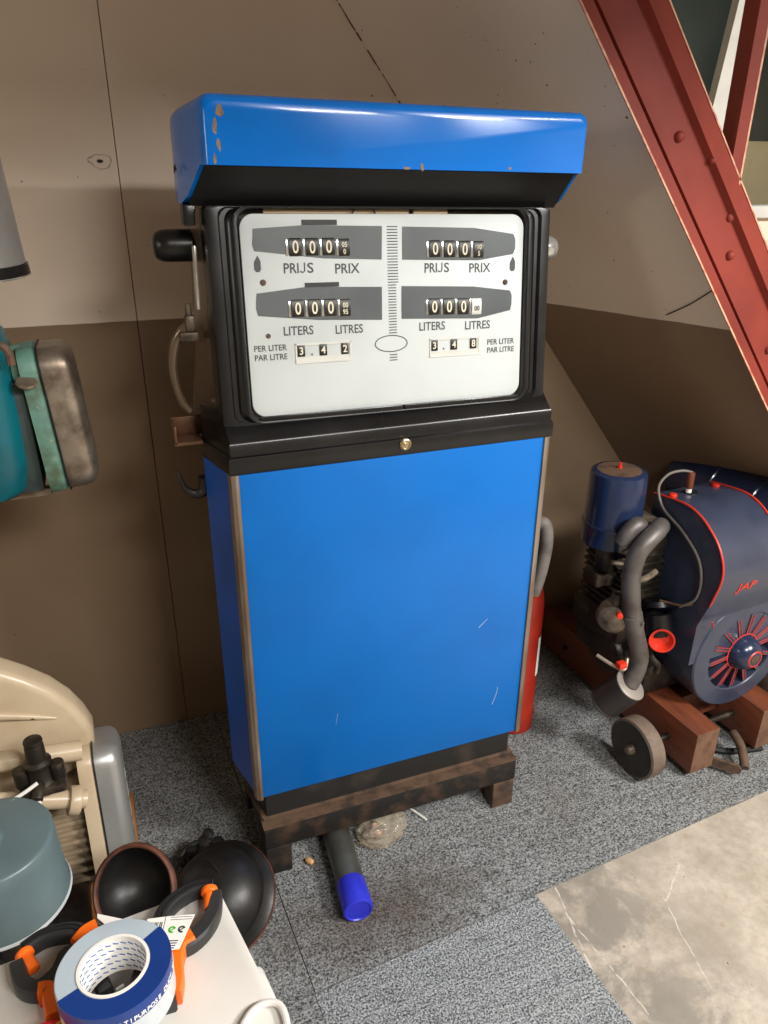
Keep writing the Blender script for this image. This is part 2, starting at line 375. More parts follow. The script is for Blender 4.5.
# ================================================================== SETTING
GY = .63                                    # gable wall plane
struct('floor', box(B(), -2.6, 3.2, -4.0, 1.9, -.12, 0), 'concrete')
FD = V((-.62, 0, .785)); FH = V((.194, -.46, 0))      # along the fold, and level along the slanted wall
FP = V((.62, GY, 1.21)); FN = FD.cross(FH).normalized()
if FN.x < 0: FN = -FN
bm = B()                                    # gable wall in two panels with an open joint, and a window hole
box(bm, -2.6, -.4365, GY, GY+.1, 0, 2.7)
box(bm, -.4345, .86, GY, GY+.1, 0, 2.7)
box(bm, .86, 2.3, GY, GY+.1, 0, 1.42); box(bm, .86, 2.3, GY, GY+.1, 2.35, 2.7); box(bm, 2.3, 3.2, GY, GY+.1, 0, 2.7)
box(bm, -.47, -.40, GY+.1, GY+.12, 0, 2.7)
struct('wall_back', bm, 'wall')
def fpt(z, t): # point on the slanted wall: height z, distance fraction t along the level direction
    return FP+FD*((z-FP.z)/FD.z)+FH*t
bm = B(); th = FN*.03
loft(bm, [[fpt(2.7, 0), fpt(2.7, 1.32), fpt(0, 1.32), fpt(0, 0)], [fpt(2.7, 0)+th, fpt(2.7, 1.32)+th, fpt(0, 1.32)+th, fpt(0, 0)+th]])
struct('wall_right', bm, 'wall')
bm = B()                                    # ragged joint along the fold, and a hairline crack
for k in range(46):
    z = 2.2-.028*k+random.uniform(-.008, .008); r = random.uniform(.001, .0028)
    if z < 1.62: break
    p = fpt(z, .004); q = fpt(z-.028*random.uniform(.5, 1.1), .004)
    tube(bm, [p, (p+q)/2+V((random.uniform(-.002, .002), 0, 0)), q], r, seg=6, smooth=2)
struct('trim_1', bm, 'copper_lip')
bm = B(); tube(bm, [(.783, .204, 1.228), (.784, .137, 1.262), (.781, .083, 1.295), (.776, .035, 1.325)], .0013, seg=6)
tube(bm, [(.786, .225, 1.222), (.783, .204, 1.228)], .001, seg=6)
struct('trim_2', bm, 'dial_lip')
bm = B(); box(bm, -2.7, -2.6, -4.0, 1.9, 0, 2.7); struct('wall_left', bm, 'plain_wall')
bm = B(); box(bm, -2.7, 3.3, -4.1, -4.0, 0, 2.7); struct('wall_front', bm, 'plain_wall')
bm = B(); box(bm, 3.2, 3.3, -4.0, 1.9, 0, 2.7); struct('wall_far_right', bm, 'plain_wall')
bm = B(); box(bm, -2.7, 3.3, -4.1, 1.9, 2.7, 2.8); struct('ceiling', bm, 'plain_wall')
bm = B(); box(bm, -2.7, 3.3, 1.9, 2.0, 0, 2.7); struct('wall_beyond', bm, 'dark_room')
struct('shade_beam', box(B(), -2.6, 1.25, -1.28, -1.16, 2.085, 2.7), 'timber')      # unseen beam above the camera, added to shade the upper wall
win = bpy.data.objects.new('window_1', None); COL.objects.link(win); win['kind'] = 'structure'
bm = B(); box(bm, .86, 2.3, GY-.03, GY+.05, 2.30, 2.35); box(bm, .86, .90, GY-.01, GY+.05, 1.45, 2.3); box(bm, 2.26, 2.3, GY-.01, GY+.05, 1.45, 2.3)
loft(bm, [[(1.155, GY-.012, 1.45), (1.245, GY-.012, 1.45), (1.245, GY+.015, 1.45), (1.155, GY+.015, 1.45)], [(1.255, GY-.012, 2.3), (1.345, GY-.012, 2.3), (1.345, GY+.015, 2.3), (1.255, GY+.015, 2.3)]])
o = struct('window_frame', bm, 'white_paint', win)
bm = B(); box(bm, .84, 2.32, GY-.035, GY+.06, 1.418, 1.453, bev=.004); struct('window_sill', bm, 'white_paint', win)
bm = B(); box(bm, .89, 2.27, GY+.02, GY+.026, 1.45, 2.31); struct('window_pane', bm, 'window_glass', win)
bm = B(); box(bm, 1.4, 3.1, 1.50, 1.53, 0, 1.665); box(bm, 2.02, 2.2, 1.46, 1.50, 0, 1.60, bev=.01)
solid('boarding', bm, 'beige_board', 'beige boarding seen low through the window glass', 'boarding')

# carpet pieces (rotated 4.6 degrees)
ca = math.radians(4.6); cu = V((math.cos(ca), math.sin(ca), 0)); cv = V((-math.sin(ca), math.cos(ca), 0)); CO = V((.245, -.281, 0))
def cpt(u, v): p = CO+cu*u+cv*v; return (p.x, p.y)
def carpet(poly, label, m='carpet', h=.006):
    solid('carpet_tile', prism(B(), poly, 0.0002, h), m, label, 'carpet', 'grey flecked carpet pieces')
yb = lambda x: (x, GY-.003)
carpet([cpt(-.55, .001), cpt(1.45, 0), (1.66, .2), yb(1.5), yb(cpt(-.55, 1)[0]+.03)], 'large grey flecked carpet under the blue pump and engine cart')
carpet([cpt(-.552, -.62), cpt(-.001, -.62), cpt(-.001, -.0015), cpt(-.552, -.0015)], 'grey carpet tile in front, nearest the camera beside bare concrete', 'carpet_clean', .0035)
carpet([cpt(-1.5, .001), cpt(-.552, .001), yb(cpt(-.552, 1)[0]+.028), yb(-1.4)], 'dark carpet behind the headlamp shells, along the left wall')
carpet([cpt(-1.2, -.62), cpt(-.554, -.62), cpt(-.554, -.0015), cpt(-1.2, -.0015)], 'carpet tile beside the white board, left of the front tile')

# ================================================================== STEEL TRUSS
BA = V((.630, 0, -.776)); BB = V((.776, 0, .630)); BO = V((.3765, 0, 1.728))
BF = frame(BO, BB, (0, -1, 0), BA)          # local x across, y towards the room, z down along the beam
truss = thing('steel_brace', 'thick sloping red painted steel beam with bolt heads, running down to the right', 'beam', (1.6, 0, 0))
sec = [(.020, -.010), (.020, .004), (-.006, .009), (-.006, .014), (.016, .014), (.018, .000), (.021, .000), (.024, .012), (.060, .004), (.096, .008), (.103, .022), (.152, .002), (.152, -.010)]
L0, L1 = -1.16, 2.2
def bpt(x, y, z): return BO+BB*x+V((0, -1, 0))*y+BA*z
bm = loft(B(), [[bpt(x, y, L0) for x, y in sec], [bpt(x, y, L1) for x, y in sec]])
part('web', bm, 'beam_red', truss)
bm = B()
loft(bm, [[bpt(x, y, L0) for x, y in ((-.0075, .0115), (-.0075, .0150), (-.0040, .0150), (-.0040, .0115))], [bpt(x, y, L1) for x, y in ((-.0075, .0115), (-.0075, .0150), (-.0040, .0150), (-.0040, .0115))]])
loft(bm, [[bpt(x, y, L0) for x, y in ((.1505, .001), (.1505, .0045), (.1535, .0045), (.1535, .001))], [bpt(x, y, L1) for x, y in ((.1505, .001), (.1505, .0045), (.1535, .0045), (.1535, .001))]])
part('worn_edge_highlight', bm, 'beam_edge', truss, 'worn pale edges of the beam, highlight in the colour')
def beam_local(p): d = V(p)-BO; return d.dot(BB), d.dot(BA)
for p, r in (((.559, 0, 1.608), .0105), ((.640, 0, 1.568), .008), ((.719, 0, 1.463), .011), ((.738, 0, 1.387), .010), ((.902, 0, 1.175), .009)):
    x, z = beam_local(p); h = .006 if x < .1 else .013
    bm = lathe(B(), [(r, h-.006), (r, h+.002), (r*.8, h+.006), (r*.45, h+.0085), (0, h+.009)], frame(bpt(x, 0, z), BB, V((0, -1, 0)).cross(BB), (0, -1, 0)), 18)
    part('bolt_head', bm, 'beam_red', truss)
bm = B()                                    # vertical member rising from the brace
loft(bm, [[(.700, -.004, 1.50), (.728, -.004, 1.50), (.728, .004, 1.50), (.716, .008, 1.50), (.716, .045, 1.50), (.708, .045, 1.50), (.708, .008, 1.50), (.700, .004, 1.50)],
          [(.700, -.004, 2.66), (.728, -.004, 2.66), (.728, .004, 2.66), (.716, .008, 2.66), (.716, .045, 2.66), (.708, .045, 2.66), (.708, .008, 2.66), (.700, .004, 2.66)]])
part('upright', bm, 'beam_red', truss)
bm = B(); box(bm, .727, .7315, -.0045, .003, 1.52, 2.66); part('upright_edge', bm, 'beam_edge', truss, 'pale edge of the upright, highlight in the colour')

# ================================================================== FUEL PUMP
pump = thing('fuel_pump', 'tall blue and black vintage fuel pump with white dial, on a rusty stand', 'fuel pump', (0, .11, 0))
def plan(w, y0, fl=.034, mid=.105, back=.235, r=.0):
    return [(-w, y0), (w, y0), (w+fl, mid), (w+fl, mid+.03), (w, back), (-w, back), (-w-fl, mid+.03), (-w-fl, mid)]
def lp(poly, z): return [(x, y, z) for x, y in poly]
# stand
bm = B(); box(bm, -.332, .332, -.017, .03, .09, .155, bev=.004); box(bm, -.332, .332, .20, .25, .09, .155, bev=.004)
box(bm, -.332, -.285, .03, .20, .09, .155); box(bm, .285, .332, .03, .20, .09, .155)
stand = part('stand_frame', bm, 'rusty_black', pump, 'rusty blackened stand frame')
part('stand_top', box(B(), -.333, .333, -.018, .251, .155, .1575), 'rust', stand, 'brown rusty top face')
for sx in (-1, 1):
    for y in (-.016, .205):
        x0 = -.331 if sx < 0 else .270
        part('stand_foot', box(B(), x0, x0+.061, y, y+.045, .0062, .09, bev=.003), 'rusty_black' if sx < 0 else 'rust', stand)
bm = loft(B(), [lp(plan(.318, .012, .02), .1578), lp(plan(.318, .012, .02), .25)]); part('plinth', bm, 'plinth', pump, 'dark recessed plinth')
bm = loft(B(), [lp(plan(.318, .012, .02), .1578), lp(plan(.327, .004, .02), .163), lp(plan(.318, .012, .02), .166)]); part('plinth_flange', bm, 'rust', pump, 'rusty flange of the plinth')
# lower cabinet
pl = plan(.333, .006)
bm = loft(B(), [[(x, y, .245 if y < .05 else .277) for x, y in pl], lp(pl, 1.036)]); body = part('cabinet', bm, 'blue_dark', pump)
bm = B(); box(bm, -.3265, .3265, -.003, .008, .2405, 1.0355, bev=.0025); part('front_panel', bm, 'blue', body, 'bright blue front panel')
for s in (-1, 1):
    a = V((s*.342, .010, 0)); b = V((s*.3735, .103, 0)); d = (b-a).normalized(); nrm = V((d.y*s, -d.x*s, 0)).normalized()
    if nrm.x*s < 0: nrm = -nrm
    q = [a-nrm*.006, a, b, b-nrm*.006]
    bm = loft(B(), [[(p.x, p.y, .249 if i < 2 else .276) for i, p in enumerate(q)], [(p.x, p.y, 1.036) for p in q]])
    part('side_panel', bm, 'blue_side', body)
    sec = [(s*.3255, .0), (s*.3265, -.007), (s*.3325, -.0075), (s*.3400, -.003), (s*.3435, .006), (s*.344, .012), (s*.338, .012), (s*.333, .004)]
    part('corner_trim', loft(B(), [[(x, y, .2385) for x, y in sec], [(x, y, 1.031) for x, y in sec]]), 'steel_trim', body, 'worn steel corner trim strip')
for q, r in (([(.252, -.0032, .345), (.262, -.0032, .375), (.264, -.0032, .395)], .0007), ([(.20, -.0032, .58), (.222, -.0032, .60)], .0005), ([(-.15, -.0032, .40), (-.145, -.0032, .43)], .0003)):
    part('scratch', tube(B(), q, r, seg=5), 'tape_side', body, 'pale scratch in the blue paint')
# black band under the dial
def bandloop(w, y0, z, zb=None): return lp(plan(w, y0, .030, .105, .236), z)
bm = loft(B(), [bandloop(.336, .001, 1.030), bandloop(.341, -.006, 1.032), bandloop(.3425, -.008, 1.036), bandloop(.3425, -.008, 1.060), bandloop(.341, -.007, 1.0645), bandloop(.3375, -.003, 1.0665),
                bandloop(.338, -.003, 1.069), bandloop(.3385, -.003, 1.088), bandloop(.336, .000, 1.0925), bandloop(.338, .022, 1.106), bandloop(.338, .038, 1.121), bandloop(.338, .05, 1.130)])
band = part('band', bm, 'black', pump, 'black moulded waist band')
bm = lathe(B(), [(.0125, 0), (.0125, .004), (.0105, .006), (.0085, .0065), (.008, .0045), (.004, .0045), (.004, .007), (0, .007)], frame((.004, -.007, 1.0545), (1, 0, 0), (0, 0, 1), (0, -1, 0)), 24)
part('lock', bm, 'brass_lock', band, 'round key lock')
# head
PE = V((0, .0434, .3503)).normalized(); PN = V((0, -PE.z, PE.y)); PO = V((0, .035, 1.12)); PF = frame(PO, (1, 0, 0), PE, PN)
def pz(s, t, n): return PO+V((1, 0, 0))*s+PE*t+PN*n
hd = lambda w, y0, fl, z, mid=.16, back=.232: [(-w, y0, z), (w, y0, z), (w+fl, mid, z), (w+fl, mid+.03, z), (w, back, z), (-w, back, z), (-w-fl, mid+.03, z), (-w-fl, mid, z)]
bm = loft(B(), [hd(.336, .075, .036, 1.105), hd(.334, .095, .026, 1.22), hd(.333, .108, .020, 1.36), hd(.332, .118, .020, 1.50)])
head = part('head', bm, 'side_metal', pump, 'polished dark metal head casing')
# bezel: nested rounded rectangles
ow, oh, oc = .3405, .1905, .1785
iw, ih, ic = .2835, .1845, .1795
def bl(w, h, c, r, n): return [pz(x, y, n) for x, y in rrect(w, h, r, 7, 0, c)]
loops = [bl(.339, .19, oc, .006, -.062), bl(.3405, .1905, oc, .006, -.004), bl(.3375, .1895, oc, .008, .004), bl(.330, .188, oc, .012, .006), bl(.318, .186, .18, .018, .006),
         bl(.314, .185, .18, .02, -.001), bl(.306, .1845, .18, .022, -.001), bl(.303, .184, .18, .024, .005), bl(.294, .1875, .1795, .028, .010), bl(.288, .1855, .1795, .028, .0095), bl(.2845, .1835, .1795, .027, .004), bl(.2845, .1835, .1795, .027, -.03)]
part('bezel', loft(B(), loops, (False, False)), 'black', head, 'black moulded bezel with ribbed uprights')
# dial plate
bm = prism(B(), rrect(.281, .1770, .026, 8, 0, .1785), -.006, 0, PF, bev=.0015)
dial = part('dial_plate', bm, 'white_dial', pump, 'white enamel dial plate')
part('backing', prism(B(), rrect(.2835, .183, .02, 6, 0, .1795), -.029, -.024, PF), 'black_matt', head)
for a, b in ((-.235, .04), (.05, .12)): part('inner_strip', box(B(), a, b, .3565, .3625, -.016, -.010, PF), 'beige_board', head, 'pale strip showing above the dial')
bm = tube(B(), [pz(-.075, .352, -.004), pz(-.068, .365, -.004), pz(-.06, .368, -.004)], .0018, seg=8); part('wire_clip', bm, 'black_matt', head); bm = tube(B(), [pz(-.028, .352, -.004), pz(-.033, .364, -.004), pz(-.045, .368, -.004)], .0018, seg=8)
part('wire_clip', bm, 'black_matt', head)
# printed windows
wins = [[(-.259, .318), (-.258, .331), (-.165, .3365), (-.018, .3345), (-.020, .276), (-.133, .280), (-.258, .294), (-.261, .305)],
        [(-.261, .208), (-.259, .2226), (-.168, .2315), (-.021, .2275), (-.022, .1673), (-.149, .1725), (-.259, .1840), (-.262, .196)],
        [(.022, .3335), (.171, .3306), (.258, .3190), (.2625, .309), (.2625, .292), (.258, .2815), (.181, .2710), (.021, .2751)],
        [(.019, .2277), (.171, .2226), (.253, .2125), (.2575, .204), (.2575, .186), (.2545, .1743), (.181, .1612), (.018, .1673)]]
drums = [([(-.184, .3003), (-.153, .3000), (-.122, .3000), (-.0915, .2985)], .0345), ([(-.1855, .1945), (-.154, .1942), (-.1235, .1938), (-.094, .1925)], .036),
         ([(.0885, .2938), (.119, .2930), (.151, .2922), (.1825, .2912)], .0355), ([(.0865, .1874), (.118, .1866), (.149, .1856), (.1795, .1846)], .0355)]
last = [('05', '0'), ('00', '95'), ('10', '5'), ('00', '')]
for k, (poly, (dr, hgt)) in enumerate(zip(wins, drums)):
    wnd = part('display_window', prism(B(), poly, 0, .0007, PF), 'dial_grey', dial, 'dark grey printed counter window')
    for j, (s, t) in enumerate(dr):
        wd = .0225 if j < 3 else .0205; h2 = hgt/2; white = (k == 3 and j == 3)
        if j == 3: s -= .001
        bm = B(); arc = [(.002+.0045*math.cos(PI*a/8-PI/2)-.004, h2*math.sin(PI*a/8-PI/2)) for a in range(9)]
        loft(bm, [[pz(s-wd/2, t+y, .0006+n) for n, y in arc]+[pz(s-wd/2, t+h2, -.002), pz(s-wd/2, t-h2, -.002)], [pz(s+wd/2, t+y, .0006+n) for n, y in arc]+[pz(s+wd/2, t+h2, -.002), pz(s+wd/2, t-h2, -.002)]])
        part('counter_wheel', bm, 'wheel_white' if white else 'wheel_black', dial)
        off = -.0006 if j == 1 and k in (0, 2) else 0
        bm = B()
        if j < 3: text(bm, '0', .0305, frame(pz(s, t-.0105+off, .0036), (1, 0, 0), PE, PN), .0002, 'CENTER', .78)
        elif k == 3:
            text(bm, last[k][0], .0135, frame(pz(s, t-.008, .0036), (1, 0, 0), PE, PN), .0002, 'CENTER', .85)
        else:
            text(bm, last[k][0], .0125, frame(pz(s, t+.0005, .0036), (1, 0, 0), PE, PN), .0002, 'CENTER', .85); text(bm, last[k][1], .0125, frame(pz(s, t-.0115, .0032), (1, 0, 0), PE, PN), .0002, 'CENTER', .85)
        part('digit', bm, 'ink' if white else 'ivory', dial)
    for j in range(4):
        s = dr[0][0]-.0155+j*.0312; t = dr[0][1]-.001*j*.3
        part('wheel_guard', box(B(), s-.0022, s+.0022, t-.015, t+.013, .0006, .002, PF, bev=.0006), 'chrome', dial, 'small bright guard between the figures')
for a, b, c, d in ((-.170, -.1045, .3365, .3455), (-.170, -.105, .2305, .2385)): part('lamp_slot', box(B(), a, b, c, d, -.002, .0009, PF), 'dial_lip', dial, 'black slot above the counter')
# lettering
LT = []
def put_text(s, x0, x1, y, size):
    t = text(B(), s, size, I4, .0002); xs = [v.co.x for v in t.verts]; k = (x1-x0)/(max(xs)-min(xs))
    for v in t.verts: v.co.x = (v.co.x-min(xs))*k
    LT.append(put(B(), t, frame(pz(x0, y, .0004), (1, 0, 0), PE, PN)))
put_text('PRI', -.207, -.1795, .2560, .0245); put_text('S', -.1635, -.152, .2560, .0245); LT.append(tube(B(), [pz(-.1685, .2735, .0004), pz(-.1685, .262, .0004), pz(-.1705, .2575, .0004), pz(-.1745, .2572, .0004), pz(-.1765, .2595, .0004)], .0011, seg=6, smooth=4)); put_text('PRIX', -.111, -.064, .2535, .0245)
put_text('PRI', .067, .0930, .2510, .0245); put_text('S', .1080, .1185, .2510, .0245); LT.append(tube(B(), [pz(.1035, .2685, .0004), pz(.1035, .257, .0004), pz(.1015, .2525, .0004), pz(.0975, .2522, .0004), pz(.0955, .2545, .0004)], .0011, seg=6, smooth=4)); put_text('PRIX', .162, .2085, .2490, .0245)
put_text('LITERS', -.214, -.158, .1475, .0225); put_text('LITRES', -.115, -.061, .1457, .0225)
put_text('LITERS', .055, .110, .1433, .0225); put_text('LITRES', .154, .2095, .1410, .0225)
put_text('PER LITER', -.2705, -.210, .1215, .0150); put_text('PAR LITRE', -.2705, -.210, .1050, .0150)
put_text('PER LITER', .2045, .266, .1085, .0150); put_text('PAR LITRE', .2045, .266, .0925, .0150)
for bm in LT: part('lettering', bm, 'ink', dial)
# tariff windows
for k, (a, b, c, d, dg) in enumerate(((-.1945, -.086, .0950, .1315, ((-.1835, '3'), (-.141, '4'), (-.0985, '2'))), (.0765, .1865, .0905, .1265, ((.0865, '3'), (.129, '4'), (.172, '8'))))):
    bm = B(); mid = (c+d)/2+.005
    box(bm, a, b, c, c+.004, 0, .0022, PF); box(bm, a, b, d-.004, d, 0, .0016, PF); box(bm, a, a+.003, c, d, 0, .0016, PF); box(bm, b-.003, b, c, d, 0, .0016, PF); box(bm, a, b, c+.004, mid-.012, 0, .0012, PF)
    tw = part('tariff_frame', bm, 'white_plastic', dial, 'raised white frame of the unit price')
    for s, ch in dg:
        part('price_wheel', box(B(), s-.0072, s+.0072, mid-.0105, mid+.0105, 0, .0022, PF, bev=.0008), 'wheel_black', dial)
        part('price_digit', text(B(), ch, .0185, frame(pz(s, mid-.0065, .0025), (1, 0, 0), PE, PN), .0002, 'CENTER', .95), 'ivory', dial)
    part('decimal_point', cyl(B(), .0018, 0, .0006, frame(pz(dg[0][0]+.0205, mid-.0075, 0), (1, 0, 0), PE, PN), 12), 'ink', dial)
# ladder of lines, oval, arrows, holes
bm = B()
for i in range(48):
    t = .3335-i*(.3335-.0905)/47
    if .104 < t < .139: continue
    box(bm, -.0095+(.0015 if i > 20 else .001), .0135-(.001 if i < 20 else .0055), t-.0009, t+.0009, 0, .0005, PF)
part('ladder_lines', bm, 'ink', dial, 'column of fine printed lines')
bm = B(); tube(bm, [pz(-.004+.033*math.cos(a*PI/24), .122+.0152*math.sin(a*PI/24), .0004) for a in range(49)], .0009, seg=6, smooth=0); part('oval_badge', bm, 'ink', dial, 'thin empty oval')
for s, t in ((-.254, .271), (.2575, .2615)):
    part('arrow', prism(B(), [(s-.004, t-.012), (s+.004, t-.012), (s+.004, t-.009), (s+.006, t-.009), (s+.006, t+.006), (s+.001, t+.016), (s-.006, t+.004), (s-.006, t-.009), (s-.004, t-.009)], 0, .0006, PF), 'ink', dial)
for s, t, r in ((-.246, .2409, .0055), (-.243, .1481, .0045), (.242, .2287, .0055)):
    part('screw', lathe(B(), [(r, 0), (r, .001), (r*.6, .002), (0, .0022)], frame(pz(s, t, 0), (1, 0, 0), PE, PN), 14), 'rust', dial, 'rusty fixing screw')
bm = B(); box(bm, -.283, .2835, 0, .360, .0022, .0042, PF)
part('glass_pane', bm, 'glass', head, 'clear glass over the dial')
for a, b in ((-.27, .0155), (.0185, .272)): part('glass_channel', box(B(), a, b, -.0055, .0035, .003, .0085, PF, bev=.0015), 'black', head, 'black channel holding the glass')
# canopy hood: front/bottom/back section swept along a flared plan
def hood(y, w, zt, zb): return y, w, zt, zb
def hx(y): return .3445+.029*min(1, max(0, y+.012)/.14) if y < .16 else .3735-.012*(y-.16)/.09
secs = [(-.0115, 1.549, 1.634, .020), (-.0115, 1.549, 1.634, .02)]
bm = B(); t = B(); rows = []
ys = [-.012, -.009, -.002, .012, .04, .08, .115, .15, .19, .225, .238, .244]
for i, y in enumerate(ys):
    zt = 1.6475-.028*max(0, y)/.24-(.012 if i == 0 else .005 if i == 1 else .0012 if i == 2 else 0)-(.02 if i == len(ys)-1 else .006 if i == len(ys)-2 else 0)
    if y < .012: zb = 1.5475
    elif y < .10: zb = 1.5475-.062*((y-.012)/.088)
    else: zb = 1.4855+.009*(y-.10)/.14
    w = hx(y)-(.006 if i == 0 else .002 if i == 1 else 0)-(.02 if i == len(ys)-1 else .006 if i == len(ys)-2 else 0)
    R = .017; lo = []
    lo.append((-w, y, zb))
    for a in range(6): lo.append((-w+R-R*math.cos(a*PI/10), y, zt-R+R*math.sin(a*PI/10)))
    for a in range(6): lo.append((w-R+R*math.sin(a*PI/10), y, zt-R+R*math.cos(a*PI/10)))
    lo.append((w, y, zb)); rows.append(lo)
loft(bm, rows, (True, True))
hoodp = part('canopy', bm, 'blue_canopy', pump, 'glossy blue overhanging hood with paint chips', ang=50)
bm = B(); u = [[(s*(hx(y)-.007), y, z) for s in (-1, 1)] for y, z in ((-.006, 1.5468), (.012, 1.5468), (.10, 1.4848), (.235, 1.492))]
loft(bm, [[a[0], a[1], (a[1][0], a[1][1], a[1][2]-.0012), (a[0][0], a[0][1], a[0][2]-.0012)] for a in u]); part('hood_underside', bm, 'black_matt', hoodp, 'black underside of the hood')
for cx, cz, cw, chh in ((-.318, 1.622, .007, .009), (-.326, 1.601, .004, .012), (-.322, 1.577, .004, .010), (-.329, 1.556, .003, .008), (.020, 1.5505, .0035, .006), (-.008, 1.5495, .006, .0025), (.19, 1.553, .004, .002)):
    q = [(cx+cw*math.cos(t*PI/5)*random.uniform(.6, 1.25), cz+chh*math.sin(t*PI/5)*random.uniform(.6, 1.25)) for t in range(10)]
    part('paint_chip', prism(B(), q, 0, .0005, frame((0, -.0120, 0), (1, 0, 0), (0, 0, 1), (0, -1, 0))), 'chip', hoodp, 'bare rusty chip in the blue paint')
bm = B(); tube(bm, [(-.3765, .10, 1.538), (-.3768, .105, 1.546), (-.3768, .116, 1.544), (-.377, .12, 1.534)], .0011, seg=6); part('hook_wire', bm, 'black_matt', hoodp)
# fittings on the flanks of the head
bm = lathe(B(), [(0, .068), (.015, .067), (.023, .062), (.0275, .052), (.0285, .04), (.0285, 0), (0, 0)], aim((-.352, .175, 1.414), (-1, 0, 0)), 28); part('side_lamp', bm, 'black', head, 'short black cylinder on the left flank')
bm = lathe(B(), [(0, .082), (.014, .080), (.022, .074), (.0262, .062), (.0272, .045), (.0272, 0), (0, 0)], aim((.352, .19, 1.399), (1, 0, 0)), 28); part('side_lamp', bm, 'chrome', head, 'bright metal cylinder on the right flank')
bm = B(); box(bm, -.371, -.350, .10, .135, 1.452, 1.486, bev=.003); part('hood_bracket', bm, 'black', head)
bm = B(); box(bm, -.3605, -.352, .10, .108, 1.31, 1.42, bev=.003); part('side_slot', bm, 'chrome', head, 'bright upright guide on the flank')
bm = B(); tube(bm, [(-.366, .13, 1.282), (-.385, .132, 1.268), (-.400, .136, 1.245), (-.408, .14, 1.205), (-.405, .142, 1.165), (-.396, .142, 1.132), (-.382, .14, 1.112)], lambda t: .0065-.002*t, seg=12, flat=1.6)
part('holster_handle', bm, 'side_metal', head, 'curved metal pull on the left flank')
bm = B(); box(bm, -.392, -.358, .115, .145, 1.252, 1.268, bev=.003); box(bm, -.38, -.362, .12, .14, 1.268, 1.297, bev=.004); cyl(bm, .006, -.004, .02, aim((-.372, .13, 1.297), (0, 0, 1)), 12); part('handle_lug', bm, 'grime_light', head)
bm = B(); box(bm, -.424, -.372, .10, .16, 1.064, 1.070); box(bm, -.424, -.419, .10, .16, 1.066, 1.102, bev=.001); box(bm, -.424, -.36, .155, .16, 1.066, 1.104, bev=.001); part('nozzle_rest', bm, 'copper', band, 'coppery nozzle rest bracket')
bm = B(); tube(bm, [(-.370, .125, .985), (-.376, .125, .958), (-.394, .125, .952), (-.413, .125, .968), (-.423, .125, 1.006)], lambda t: .012*(1-t)+.003, seg=10, flat=1.0); part('hose_hook', bm, 'black_old', body, 'black curved hose hook')

for o in (head, dial, hoodp):                          # the head leans a little to the right
    a = math.radians(.75); piv = V((0, -.11, .97)); rot = Matrix.Rotation(a, 3, 'Y')
    o.rotation_euler = (0, a, 0); o.location = piv-rot @ piv+V((-.0045, 0, 0))
# ================================================================== EXTINGUISHER
ex = thing('fire_extinguisher', 'narrow red fire extinguisher with grey hose standing behind the pump', 'fire extinguisher', (.495, .262, 0))
EM = Matrix.Translation((.492, .268, .0062))
bm = lathe(B(), [(0, .002), (.055, .0), (.060, .006), (.060, .055), (.0585, .058), (.0585, .40), (.057, .44), (.050, .48), (.038, .515), (.024, .545), (.018, .56), (0, .56)], EM, 40); part('cylinder', bm, 'ext_red', ex)
bm = lathe(B(), [(.0605, .055), (.0618, .058), (.0605, .061)], EM, 40); part('base_seam', bm, 'ext_red', ex)
bm = lathe(B(), [(.0592, .20), (.0592, .33)], EM, 10, math.radians(-60), math.radians(0)); part('label_sheet', bm, 'paper', ex, 'white paper label on the red body')
bm = B(); cyl(bm, .017, .56, .60, EM, 20, .003); box(bm, -.012, .012, -.05, .03, .60, .615, EM, bev=.003); part('valve', bm, 'grime', ex)
bm = B(); tube(bm, [(.480, .262, .60), (.478, .235, .68), (.483, .212, .708), (.495, .204, .70), (.501, .200, .65), (.495, .200, .585), (.488, .202, .54), (.480, .206, .50)], .0175, seg=14); part('hose', bm, 'grey_hose', ex, 'thick grey rubber hose looped over')

# ================================================================== ENGINE CART
CU = V((.998, .061, 0)).normalized(); CV = V((-.061, .998, 0)).normalized(); CF = frame((.8, -.1, .0062), CU, CV, (0, 0, 1))
def c3(u, v, z): return CF @ V((u, v, z))
cart = thing('engine_cart', 'navy stationary engine on a low stained timber cart with small wheels', 'engine', c3(.2, .28, 0))
for u0 in (.028, .275):
    rail = part('rail', box(B(), u0, u0+.082, -.018, .68, .024, .158, CF, bev=.002), 'timber', cart, 'reddish stained timber rail')
    part('end_grain', box(B(), u0+.001, u0+.081, -.019, -.0175, .025, .157, CF), 'timber_end', rail, 'paler sawn end of the rail')
part('cross_member', box(B(), .112, .273, .13, .21, .06, .150, CF, bev=.002), 'timber', cart)
part('cross_member', box(B(), .112, .273, .40, .46, .06, .150, CF, bev=.002), 'timber', cart)
for v in (.075, .55):
    for s in (-1, 1):
        uo = (-.108 if s < 0 else .432) if v < .3 else (.118 if s < 0 else .215); WM = CF @ aim((uo, v, .085), (1, 0, 0)) if s < 0 else CF @ aim((uo+.05, v, .085), (-1, 0, 0))
        wh = part('wheel', lathe(B(), [(.078, .001), (.0848, .004), (.0848, .046), (.078, .049), (.0, .049)], WM, 40), 'wheel_tread', cart, 'worn brown wheel')
        part('wheel_face', lathe(B(), [(0, .004), (.016, .004), (.05, .003), (.072, .0025), (.0785, .0005), (.0785, .003)], WM, 40), 'wheel_side', wh, 'dark face of the wheel')
        part('hub', lathe(B(), [(0, -.016), (.010, -.014), (.0145, -.008), (.0155, .006), (.0155, .07), (0, .07)], WM, 20), 'grime_light', wh, 'pale hub boss')
part('axle', cyl(B(), .009, -.09, .475, CF @ aim((0, .075, .085), (1, 0, 0)), 14), 'grime', cart); part('axle', cyl(B(), .009, .02, .37, CF @ aim((0, .55, .085), (1, 0, 0)), 14), 'grime', cart)
